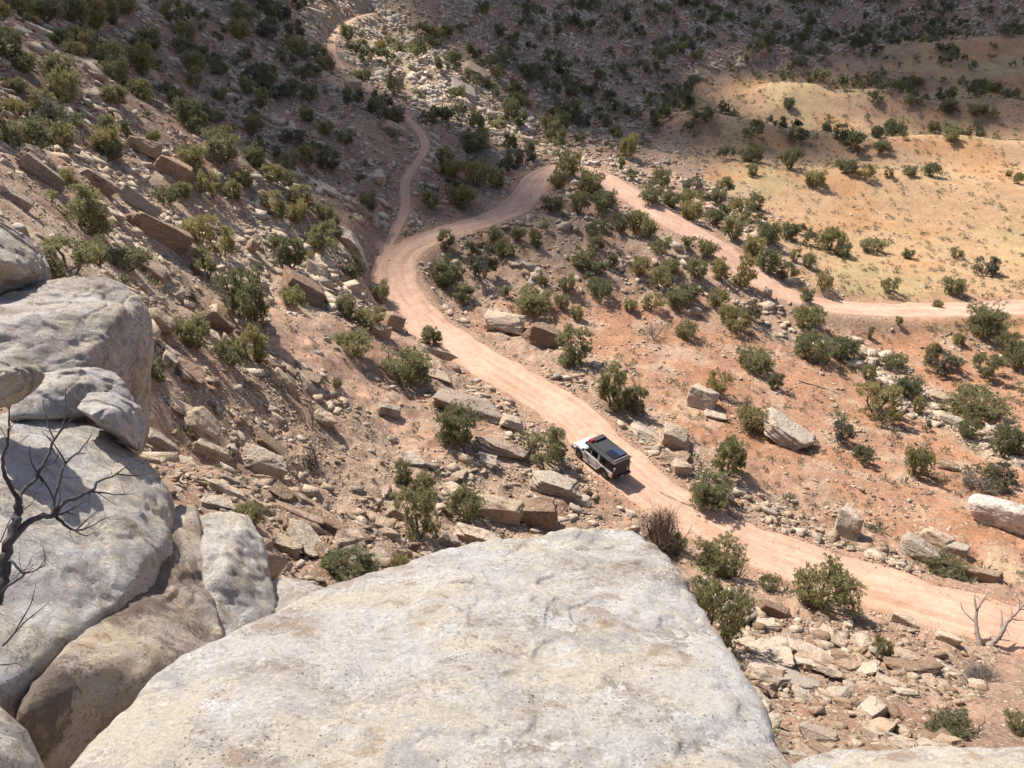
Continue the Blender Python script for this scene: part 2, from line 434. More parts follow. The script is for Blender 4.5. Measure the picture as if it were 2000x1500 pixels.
def mat_road():
    k = NT('packed_dirt'); p = k.pos()
    side = k.attr('side', 'Fac')            # 0 in the wheel tracks .. 1 at the verge
    along = k.attr('along', 'Color')
    big = k.noise(p, 0.3, 4, 0.6); mid = k.noise(p, 1.6, 6, 0.65)
    streak = k.noise(k.map(along, (1, 1, 1)), 1.0, 5, 0.6)
    fine = k.noise(p, 12, 4, 0.7)
    c = k.ramp(streak, [(0.25, (0.40, 0.225, 0.135)), (0.42, (0.52, 0.32, 0.215)), (0.55, (0.585, 0.375, 0.26)), (0.72, (0.50, 0.285, 0.185))])
    c = k.mix(1.0, c, k.ramp(big, [(0.3, (0.86, 0.83, 0.81)), (0.7, (1.08, 1.08, 1.08))]), 'MULTIPLY')
    c = k.mix(0.8, c, k.ramp(mid, [(0.3, 0.76), (0.7, 1.14)]), 'MULTIPLY')
    c = k.mix(k.math('MULTIPLY', side, 0.6), c, (0.44, 0.27, 0.165))
    v2 = k.n('ShaderNodeTexVoronoi', feature='F1'); k.l(p, v2.inputs['Vector']); v2.inputs['Scale'].default_value = 6.0
    ch2 = k.n('ShaderNodeSeparateColor'); k.l(v2.outputs['Color'], ch2.inputs[0])
    st = k.math('MULTIPLY', k.math('LESS_THAN', ch2.outputs[0], k.math('ADD', 0.10, k.math('MULTIPLY', side, 0.4))), k.step(v2.outputs['Distance'], 0.45, 0.3))
    c = k.mix(st, c, k.ramp(ch2.outputs[1], [(0, (0.3, 0.2, 0.14)), (1, (0.58, 0.46, 0.34))]))
    h = k.math('ADD', k.math('MULTIPLY', st, 0.5), k.math('ADD', streak, k.math('MULTIPLY', fine, 0.4)))
    return k.done(c, 0.95, k.bump(h, 0.08, 0.7))

# ---- sandstone for loose rocks; 'tint' is a vertex value on merged rubble, otherwise one random value per object
def mat_rock(name, merged, scale=1.0):
    k = NT(name); p = k.pos()
    if merged: rnd = k.attr('tint', 'Fac')
    else: rnd = k.n('ShaderNodeObjectInfo').outputs['Random']
    base = k.ramp(rnd, [(0.0, (0.30, 0.195, 0.125)), (0.22, (0.50, 0.355, 0.235)), (0.5, (0.65, 0.50, 0.355)), (0.72, (0.65, 0.53, 0.40)), (0.88, (0.46, 0.375, 0.29)), (1.0, (0.50, 0.29, 0.175))])
    big = k.noise(p, 0.9 * scale, 5, 0.6); fine = k.noise(p, 9.0 * scale, 6, 0.7)
    c = k.mix(1.0, base, k.ramp(fine, [(0.25, (0.68, 0.66, 0.63)), (0.75, (1.22, 1.22, 1.22))]), 'MULTIPLY')
    c = k.mix(k.step(big, 0.56, 0.70), c, k.mix(0.7, c, (0.15, 0.10, 0.07)))      # desert varnish
    c = k.mix(k.step(k.noise(p, 2.3 * scale, 4, 0.6), 0.62, 0.72), c, (0.60, 0.52, 0.42))
    # bedding planes
    o = k.obj()
    lay = k.noise(k.map(o, (0.5, 0.5, 9.0)), 1.5 * scale, 4, 0.65, 0.3)
    c = k.mix(k.math('MULTIPLY', k.step(lay, 0.42, 0.36), 0.55), c, (0.15, 0.10, 0.075))
    h = k.math('ADD', k.math('ADD', fine, k.math('MULTIPLY', k.noise(p, 3.5 * scale, 6, 0.65), 1.5)), k.math('MULTIPLY', lay, 1.4))
    return k.done(c, 0.92, k.bump(h, 0.15 / scale, 1.0))

# ---- pale lichen-spotted sandstone of the ledge under the camera
def mat_ledge(name, warm=0.0, lichen=1.0, deep=1.0, varnish=0.0):
    k = NT(name); p = k.pos()
    q = k.map(p, (1.0, 1.55, 1.4), (0.2, 0.15, 0.5))
    q = k.mix(0.14, q, k.noise(p, 4.0, 6, 0.65, out='Color'))
    n1 = k.noise(q, 2.2, 9, 0.66, 0.4); n2_ = k.noise(k.map(q, loc=(7, 3, 1)), 4.5, 9, 0.7, 0.3)
    n3 = k.noise(k.map(q, loc=(1, 9, 4)), 1.6, 8, 0.62, 0.8); fine = k.noise(p, 55, 6, 0.75)
    grain = k.noise(p, 190, 3, 0.7); rag = k.math('MULTIPLY', k.math('SUBTRACT', k.math('ADD', fine, k.noise(p, 22, 6, 0.7)), 1.0), 0.32)
    def ragged(n): return k.math('ADD', n, rag)
    c = k.ramp(ragged(n1), [(0.28, (0.30, 0.235, 0.18)), (0.40, (0.54, 0.465, 0.39)), (0.50, (0.71, 0.645, 0.58)), (0.66, (0.80, 0.745, 0.69))])
    c = k.mix(k.step(ragged(n3), 0.52, 0.57), c, (0.76, 0.665, 0.53))                         # cream
    c = k.mix(k.math('MULTIPLY', k.step(ragged(n2_), 0.56, 0.63), 0.62 + 0.3 * warm), c, (0.40, 0.255, 0.15))  # iron stain
    c = k.mix(k.math('MULTIPLY', k.step(ragged(k.noise(k.map(q, loc=(4, 4, 9)), 3.1, 9, 0.72, 0.5)), 0.55, 0.61), 0.8), c, (0.52, 0.485, 0.46))  # grey weathering
    # crusts of white lichen with ragged, clear-cut rims
    lm = k.n('ShaderNodeTexVoronoi', feature='SMOOTH_F1'); k.l(k.mix(0.10, p, k.noise(p, 16, 5, 0.7, out='Color')), lm.inputs['Vector']); lm.inputs['Scale'].default_value = 5.5; lm.inputs['Smoothness'].default_value = 0.35
    lc = k.n('ShaderNodeSeparateColor'); k.l(lm.outputs['Color'], lc.inputs[0])
    lmask = k.math('MULTIPLY', k.step(k.math('ADD', lm.outputs['Distance'], k.math('MULTIPLY', k.math('ADD', fine, k.noise(p, 14, 5, 0.7)), 0.30)), 0.62, 0.575), k.math('GREATER_THAN', lc.outputs[0], 0.5))
    lm2 = k.step(ragged(k.noise(k.map(p, (1, 1.3, 1.2), loc=(3, 5, 8)), 3.6, 7, 0.62, 0.4)), 0.60, 0.625)
    lm3 = k.step(ragged(k.noise(k.map(p, loc=(13, 5, 8)), 9.0, 6, 0.6)), 0.64, 0.67)
    lmask = k.math('MAXIMUM', k.math('MULTIPLY', lmask, 0.35), k.math('MAXIMUM', lm2, lm3))
    c = k.mix(k.math('MULTIPLY', lmask, 0.85 * lichen), c, k.mix(lc.outputs[1], (0.84, 0.82, 0.79), (0.80, 0.73, 0.62)))
    # flecks of dark lichen and pits, in swarms
    sp = k.n('ShaderNodeTexVoronoi', feature='F1'); k.l(k.mix(0.02, p, k.noise(p, 60, 2, 0.5, out='Color')), sp.inputs['Vector']); sp.inputs['Scale'].default_value = 75
    sc = k.n('ShaderNodeSeparateColor'); k.l(sp.outputs['Color'], sc.inputs[0])
    swarm = k.step(k.noise(k.map(p, loc=(2, 8, 5)), 3.4, 5, 0.65), 0.46, 0.64)
    sm = k.math('MULTIPLY', k.math('LESS_THAN', sc.outputs[0], k.math('MULTIPLY', swarm, 0.56)), k.step(k.math('ADD', sp.outputs['Distance'], k.math('MULTIPLY', grain, 0.3)), 0.50, 0.30))
    c = k.mix(k.math('MULTIPLY', sm, 0.85), c, (0.11, 0.085, 0.065))
    c = k.mix(0.9, c, k.ramp(fine, [(0.28, (0.72, 0.70, 0.67)), (0.7, (1.14, 1.14, 1.14))]), 'MULTIPLY')
    c = k.mix(0.7, c, k.ramp(grain, [(0.3, 0.86), (0.7, 1.1)]), 'MULTIPLY')
    if warm: c = k.mix(warm * 0.5, c, k.mix(1.0, c, (1.0, 0.86, 0.72), 'MULTIPLY'))
    if varnish: c = k.mix(k.math('MULTIPLY', k.step(ragged(k.noise(k.map(p, (1, 1, 0.8), loc=(2.2, 6.1, 3.4)), 1.3, 7, 0.6, 0.5)), 0.49, 0.57), varnish), c, k.mix(fine, (0.13, 0.095, 0.075), (0.25, 0.19, 0.155)))
    if deep < 1: c = k.mix(1.0, c, (deep, deep * 0.95, deep * 0.90), 'MULTIPLY')
    h = k.math('ADD', k.math('MULTIPLY', n1, 1.0), k.math('ADD', k.math('MULTIPLY', fine, 0.35), k.math('SUBTRACT', k.math('MULTIPLY', grain, 0.12), k.math('MULTIPLY', sm, 0.18))))
    return k.done(c, 0.88, k.bump(h, 0.05, 1.0, k.bump(k.noise(q, 7.0, 9, 0.75, 0.6), 0.085, 1.0)))

def mat_leaf(name, stops, attr=True, rnd=True):
    k = NT(name)
    t = k.attr('tone', 'Fac')
    c = k.ramp(t, stops)
    if rnd:
        r = k.n('ShaderNodeObjectInfo').outputs['Random']
        c = k.mix(1.0, c, k.ramp(r, [(0.0, (0.78, 0.86, 0.90)), (0.3, (1.08, 1.10, 1.14)), (0.7, (1.28, 1.25, 1.2)), (1.0, (1.5, 1.36, 1.15))]), 'MULTIPLY')
    k.done(c, 0.75)
    tr = k.n('ShaderNodeBsdfTranslucent'); k.l(c, tr.inputs[0])
    mx = k.n('ShaderNodeMixShader'); mx.inputs[0].default_value = 0.46
    k.l(k.b.outputs[0], mx.inputs[1]); k.l(tr.outputs[0], mx.inputs[2]); k.l(mx.outputs[0], k.out.inputs[0])
    return k.m
def mat_wood(name, a, b):
    k = NT(name); p = k.pos()
    n = k.noise(k.map(p, (1, 1, 0.3)), 30, 5, 0.7)
    return k.done(k.ramp(n, [(0.3, a), (0.7, b)]), 0.9, k.bump(n, 0.01, 0.8))
def mat_plain(name, col, rough=0.5, metal=0.0, spec=0.5, dirt=0.0):
    k = NT(name)
    k.b.inputs['Specular IOR Level'].default_value = spec
    k.b.inputs['Metallic'].default_value = metal
    n = k.noise(k.obj(), 6.0, 5, 0.6)
    c = k.mix(1.0, (*col,), k.ramp(n, [(0.3, 0.9), (0.7, 1.06)]), 'MULTIPLY')
    if dirt:
        z = k.n('ShaderNodeSeparateXYZ'); k.l(k.obj(), z.inputs[0])
        low = k.math('ADD', z.outputs[2], k.math('MULTIPLY', n, -0.7))
        c = k.mix(k.math('MULTIPLY', k.step(low, 0.75, 0.05), dirt), c, (0.42, 0.26, 0.17))
    return k.done(c, rough)

M = dict(
    ground=mat_ground(), road=mat_road(), rock=mat_rock('sandstone', False), rubble=mat_rock('sandstone_rubble', True, 1.6),
    ledge=mat_ledge('lichen_sandstone'), ledge_warm=mat_ledge('warm_sandstone', 0.55, 0.45, 1.0, 0.45), ledge_brown=mat_ledge('brown_sandstone', 0.4, 0.4, 0.97, 0.8),
    leaf=mat_leaf('juniper_leaf', [(0.0, (0.14, 0.138, 0.066)), (0.45, (0.235, 0.23, 0.108)), (0.85, (0.31, 0.292, 0.142)), (1.0, (0.30, 0.23, 0.14))]),
    leaf_grey=mat_leaf('dry_leaf', [(0.0, (0.10, 0.095, 0.07)), (0.5, (0.15, 0.14, 0.095)), (1.0, (0.20, 0.19, 0.13))]),
    leaf_far=mat_leaf('far_juniper_leaf', [(0.0, (0.12, 0.12, 0.064)), (0.5, (0.19, 0.19, 0.096)), (1.0, (0.27, 0.255, 0.128))], rnd=False),
    sage=mat_leaf('sagebrush_leaf', [(0.0, (0.13, 0.12, 0.085)), (0.45, (0.21, 0.20, 0.145)), (0.75, (0.17, 0.18, 0.10)), (1.0, (0.34, 0.29, 0.14))], rnd=False),
    bark=mat_wood('juniper_bark', (0.10, 0.075, 0.055), (0.22, 0.175, 0.14)),
    dead=mat_wood('dead_wood', (0.13, 0.105, 0.09), (0.27, 0.23, 0.20)),
    char=mat_wood('weathered_dark_wood', (0.030, 0.026, 0.025), (0.115, 0.10, 0.096)),
    brown=mat_wood('brown_twigs', (0.075, 0.05, 0.038), (0.19, 0.135, 0.10)),
    snag=mat_wood('bleached_wood', (0.17, 0.13, 0.10), (0.36, 0.29, 0.24)),
)

# ------------------------------------------------------------------ terrain sheet: fine in front of the camera, round to the back
def build_ground():
    az = np.concatenate([np.radians(np.linspace(-58, 58, 860)), np.radians(np.linspace(58, 302, 60))[1:-1]])
    rad = np.concatenate([[0.6], np.exp(np.linspace(math.log(1.5), math.log(9), 60)), np.exp(np.linspace(math.log(9), math.log(380), 760))[1:], [420, 480, 600, 800, 1200]])
    AZ, RR = np.meshgrid(az, rad)
    x = (np.sin(AZ) * RR).ravel(); y = (np.cos(AZ) * RR).ravel()
    xc = np.clip(x, GX0 + 1, GX0 + GS * (GNX - 2)); yc = np.clip(y, GY0 + 1, GY0 + GS * (GNY - 2))
    z = terrain_z(xc, yc)
    far = np.hypot(x - xc, y - yc)
    z = z + far * 0.10
    on = road_dist(xc, yc)
    z = z - 0.16 * smooth(-0.05, -0.6, on)
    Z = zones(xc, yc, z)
    na, nr = len(az), len(rad)
    i, j = np.meshgrid(np.arange(na), np.arange(nr - 1))
    i2 = (i + 1) % na
    quads = np.stack([j * na + i, (j + 1) * na + i, (j + 1) * na + i2, j * na + i2], -1).reshape(-1, 4)[:, ::-1]
    # soil, with some sun and shade painted into it
    base = np.tile(np.array([0.46, 0.30, 0.20]), (len(x), 1))
    def over(col, w):
        nonlocal base
        base = base * (1 - w[:, None]) + np.array(col) * w[:, None]
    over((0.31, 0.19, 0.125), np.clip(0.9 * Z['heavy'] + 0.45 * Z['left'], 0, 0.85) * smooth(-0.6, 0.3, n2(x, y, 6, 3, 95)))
    over((0.62, 0.475, 0.33), np.clip(0.95 * Z['hill'] + 0.25 * Z['left'], 0, 0.85) * smooth(-0.5, 0.4, n2(x, y, 7, 3, 91)))  # sunlit patch of the left hill painted in as a paler tone
    over((0.34, 0.21, 0.14), Z['dark'] * 0.9)  # darker tone painted over the slopes that lie in cloud shade
    over((0.36, 0.19, 0.12), smooth(0.15, 0.5, n2(x, y, 9, 3, 93)) * 0.55 * (1 - Z['meadow']))
    over((0.44, 0.215, 0.115), Z['red'] * (0.75 + 0.25 * n2(x, y, 8, 2, 31)))
    over((0.54, 0.37, 0.245), Z['red'] * smooth(0.05, 0.45, n2(x, y, 5, 3, 33)) * 0.75)
    over((0.56, 0.35, 0.235), Z['strip'])
    over((0.49, 0.315, 0.175), Z['meadow'])
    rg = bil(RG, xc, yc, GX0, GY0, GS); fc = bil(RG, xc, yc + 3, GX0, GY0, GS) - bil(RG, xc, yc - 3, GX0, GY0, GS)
    over((0.40, 0.245, 0.15), Z['meadow'] * smooth(0.4, 1.8, fc) * smooth(160, 180, y) * 0.8)  # shading of the camera-facing ridge sides painted in as brown
    g = Z['meadow'] * smooth(0.05, 0.5, n2(x, y, 22, 3, 41) + 0.25 * n2(x, y, 3, 2, 42))
    over((0.43, 0.325, 0.16), g * 0.65)
    over((0.50, 0.27, 0.125), Z['meadow'] * smooth(0.1, 0.5, n2(x, y, 18, 3, 51)) * 0.7)
    over((0.46, 0.325, 0.19), Z['meadow'] * smooth(1.6, 3.6, rg) * smooth(0.8, -0.4, fc) * smooth(150, 165, y) * 0.7)  # light along the ridge crests painted in as a paler tone
    over((0.50, 0.40, 0.28), Z['wash'] * 0.7)
    over((0.50, 0.38, 0.22), Z['gleam'] * 0.6)  # sunlit band between the cloud shadows painted in paler
    over((0.45, 0.255, 0.16), smooth(2.2, 0.3, on) * 0.8)
    stony = 0.85 - 0.80 * Z['meadow'] - 0.45 * Z['red'] * (1 - Z['berm']) - 0.5 * Z['strip'] * (1 - Z['meadow']) + 0.2 * Z['left'] + 0.3 * Z['wash']
    stony = np.clip(stony * (0.7 + 0.6 * n2(x, y, 5, 2, 61)), 0.02, 1.0)
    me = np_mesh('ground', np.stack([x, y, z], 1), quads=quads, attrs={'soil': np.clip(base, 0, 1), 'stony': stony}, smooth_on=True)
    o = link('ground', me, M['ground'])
    tag(o, kind='structure')
build_ground()

def ribbon(name, line, half, worn=0.0):
    t = np.gradient(line[:, :2], axis=0); t /= np.linalg.norm(t, axis=1)[:, None] + 1e-9
    nrm = np.stack([-t[:, 1], t[:, 0]], 1)
    s = np.linspace(-1, 1, 25)
    arc = np.concatenate([[0], np.cumsum(np.linalg.norm(np.diff(line[:, :2], axis=0), axis=1))])
    n = len(line)
    wob = half * (1 + 0.20 * n2(arc, arc * 0 + half, 3.2, 4, 71))
    wob2 = half * (1 + 0.20 * n2(arc, arc * 0 + half, 3.2, 4, 73))
    W = np.where(s[None] < 0, wob[:, None], wob2[:, None]) * s[None]
    X = line[:, 0:1] + nrm[:, 0:1] * W; Y = line[:, 1:2] + nrm[:, 1:2] * W
    a = np.abs(s)[None]
    rut = -0.10 * np.exp(-((a - 0.42) / 0.13) ** 2) * (half / 2.4) ** 0.5
    Zz = line[:, 2:3] + 0.05 + rut - 0.42 * smooth(0.86, 1.06, a + 0 * X)
    Zz = Zz + 0.04 * n2(X.ravel(), Y.ravel(), 1.3, 3, 75).reshape(X.shape) + 0.06 * n2(X.ravel(), Y.ravel(), 5, 2, 77).reshape(X.shape)
    side = smooth(0.5, 1.0, a + 0.25 * n2(X.ravel(), Y.ravel(), 1.8, 3, 79).reshape(X.shape))
    side = np.maximum(side, worn * (1 - 0.6 * np.exp(-((a + 0 * X - 0.42) / 0.16) ** 2)))
    al = np.stack([np.broadcast_to(arc[:, None] * 0.09, X.shape), W * 1.5, 0 * X], -1).reshape(-1, 3)
    m = len(s)
    i, j = np.meshgrid(np.arange(m - 1), np.arange(n - 1))
    quads = np.stack([j * m + i, j * m + i + 1, (j + 1) * m + i + 1, (j + 1) * m + i], -1).reshape(-1, 4)
    me = np_mesh(name, np.stack([X, Y, Zz], -1).reshape(-1, 3), quads=quads, attrs={'side': side.ravel(), 'along': al}, smooth_on=True)
    me.flip_normals() if me.polygons[0].normal.z < 0 else None
    tag(link(name, me, M['road']), kind='structure')
ribbon('dirt_road', road_c, HALF_ROAD + 0.25)
ribbon('narrow_track', track_c, HALF_TRACK + 0.1, 0.8)
ribbon('narrow_track', track_up, HALF_TRACK + 0.2, 0.5)
# ------------------------------------------------------------------ rocks
_ico = {}
def ico(n):
    if n not in _ico:
        bm = bmesh.new(); bmesh.ops.create_icosphere(bm, subdivisions=n, radius=1.0)
        V = np.array([v.co[:] for v in bm.verts]); F = np.array([[v.index for v in f.verts] for f in bm.faces]); bm.free()
        _ico[n] = (V / np.linalg.norm(V, axis=1)[:, None], F)
    return _ico[n]

def hull_rock(seed, extra=4):
    """sharp-edged broken stone: hull of jittered box corners"""
    rs = np.random.RandomState(seed); bm = bmesh.new()
    for a in (-1, 1):
        for b in (-1, 1):
            for c in (-1, 1): bm.verts.new(np.array([a, b, c]) * rs.uniform(0.36, 1.0, 3))
    for k in range(extra):
        q = rs.normal(size=3); q /= np.abs(q).max(); bm.verts.new(q * rs.uniform(0.75, 1.0))
    r = bmesh.ops.convex_hull(bm, input=bm.verts[:])
    bmesh.ops.delete(bm, geom=list({g for g in r['geom_interior'] + r['geom_unused'] if isinstance(g, bmesh.types.BMVert)}), context='VERTS')
    bmesh.ops.triangulate(bm, faces=bm.faces[:]); bm.verts.index_update()
    V = np.array([v.co[:] for v in bm.verts]); F = np.array([[v.index for v in f.verts] for f in bm.faces]); bm.free()
    V -= (V.max(0) + V.min(0)) / 2
    return V / np.abs(V).max(0)[None], F
def rock_shape(seed, n=3, cuts=7, p=16, rough=0.05, strata=0.0, freq=2.2):
    """stone in a unit box (half size 1): broken planes, spalled sheets, bedding ledges; small p gives a worn round one"""
    rs = np.random.RandomState(seed)
    D, F = ico(n)
    HV, HF = hull_rock(seed, cuts)
    c = HV.mean(0); A, B_, C_ = HV[HF[:, 0]] - c, HV[HF[:, 1]] - c, HV[HF[:, 2]] - c
    N = np.cross(B_ - A, C_ - A); L = np.linalg.norm(N, axis=1); N, A = N[L > 1e-6] / L[L > 1e-6][:, None], A[L > 1e-6]
    H = (N * A).sum(1); N = N * np.sign(H)[:, None]; H = np.abs(H)
    _, keep = np.unique(np.round(np.hstack([N, H[:, None]]), 2), axis=0, return_index=True)
    N, H = N[keep], np.maximum(H[keep], 0.12)
    dots = np.maximum(0, D @ N.T / H[None])
    mx = dots.max(1)
    r = 1.0 / (mx * (((dots / mx[:, None]) ** p).sum(1) ** (1.0 / p)))
    V = D * r[:, None]
    off = rs.uniform(0, 50, 3)
    V = V * (1 + rough * fbm(V * freq + off, 4)[:, None])
    if n >= 4:
        q = fbm(V * 1.3 + off[::-1], 3) * 2.5; fl = np.floor(q); q = (fl + smooth(0.45, 0.55, q - fl)) / 2.5     # spalled sheets with crisp edges
        V = V * (1 + 0.07 * q[:, None])
    if strata > 0:
        lay = noise(np.stack([0.35 * V[:, 0] + off[0], 0.35 * V[:, 1], V[:, 2] * 5.5], 1))
        lay = np.round(lay * 3) / 3
        V[:, :2] *= (1 + strata * lay)[:, None]
    V = V - (V.max(0) + V.min(0)) / 2
    V /= np.abs(V).max(0)[None]
    return V, F

def rotz(a): c, s = math.cos(a), math.sin(a); return np.array([[c, -s, 0], [s, c, 0], [0, 0, 1.0]])
def rotax(ax, a):
    return np.array(Matrix.Rotation(a, 3, Vector(ax)))
def slope_at(x, y, e=1.2):
    x = np.atleast_1d(x); y = np.atleast_1d(y)
    gxx = (ground_z(x + e, y) - ground_z(x - e, y)) / (2 * e); gyy = (ground_z(x, y + e) - ground_z(x, y - e)) / (2 * e)
    return gxx, gyy

LAND = []      # (name, u, v) things one can point to, used when wording labels
PLACED = []    # x, y, radius of everything set down by hand, kept clear of scattered things
ALL = []       # every scattered or placed thing: dict(obj, kind, u, v, px, ...)

def finish_rock_mesh(name, V, F, smooth_on=True):
    return np_mesh(name, V, tris=F, smooth_on=smooth_on)

def place_rock(u, v, w, h, label, seed, style='block', tilt=0.0, yaw=None, sink=0.18, name='boulder', cat='boulder', flat=None, lift=0.0, mat='rock', cuts=6, p=None):
    """rock whose picture is w x h pixels with its foot at pixel (u, v)"""
    P = hit([u], [v - 0.18 * h])[0]
    d = np.linalg.norm(P - np.array([0, 0, CAM_Z])); dep = math.asin((CAM_Z - P[2]) / d)
    m = d / math.hypot(FPX, math.hypot(u - 1000, v - 750))
    W, Hh = w * m, h * m
    k = {'block': 0.85, 'slab': 0.34, 'round': 0.75, 'tall': 1.5, 'layer': 0.5}[style] if flat is None else flat
    sy = Hh / (math.sin(dep) + k * math.cos(dep)); sz = k * sy
    sy = min(sy, 1.25 * W)
    st = {'block': (110, 0.03, 0.03), 'slab': (120, 0.03, 0.06), 'round': (12, 0.06, 0.0), 'tall': (110, 0.04, 0.03), 'layer': (110, 0.03, 0.11)}[style]
    Vv, F = rock_shape(seed, 6 if w > 75 else 5, cuts, p or st[0], st[1], st[2])
    S = np.array([W / 2, sy / 2, sz / 2])
    Vv = Vv * S
    if yaw is None: yaw = math.radians(R.uniform(-14, 14))
    sxx, syy = slope_at(P[0], P[1], 2.0)
    up = Vector((-0.75 * sxx[0], -0.75 * syy[0], 1.0)).normalized()
    lean = np.array(Vector((0, 0, 1)).rotation_difference(up).to_matrix())
    Rm = lean @ rotz(yaw - math.atan2(P[0], P[1])) @ rotax((0, 1, 0), math.radians(tilt * 0.55))
    me = finish_rock_mesh(name, Vv, F)
    o = link(name, me, M[mat])
    o.matrix_world = Matrix.Translation((P[0], P[1], P[2] + sz * (0.5 - sink) + lift)) @ Matrix(Rm.tolist()).to_4x4()
    tag(o, label, cat)
    PLACED.append((P[0], P[1], 0.40 * max(W, sy)))
    return o

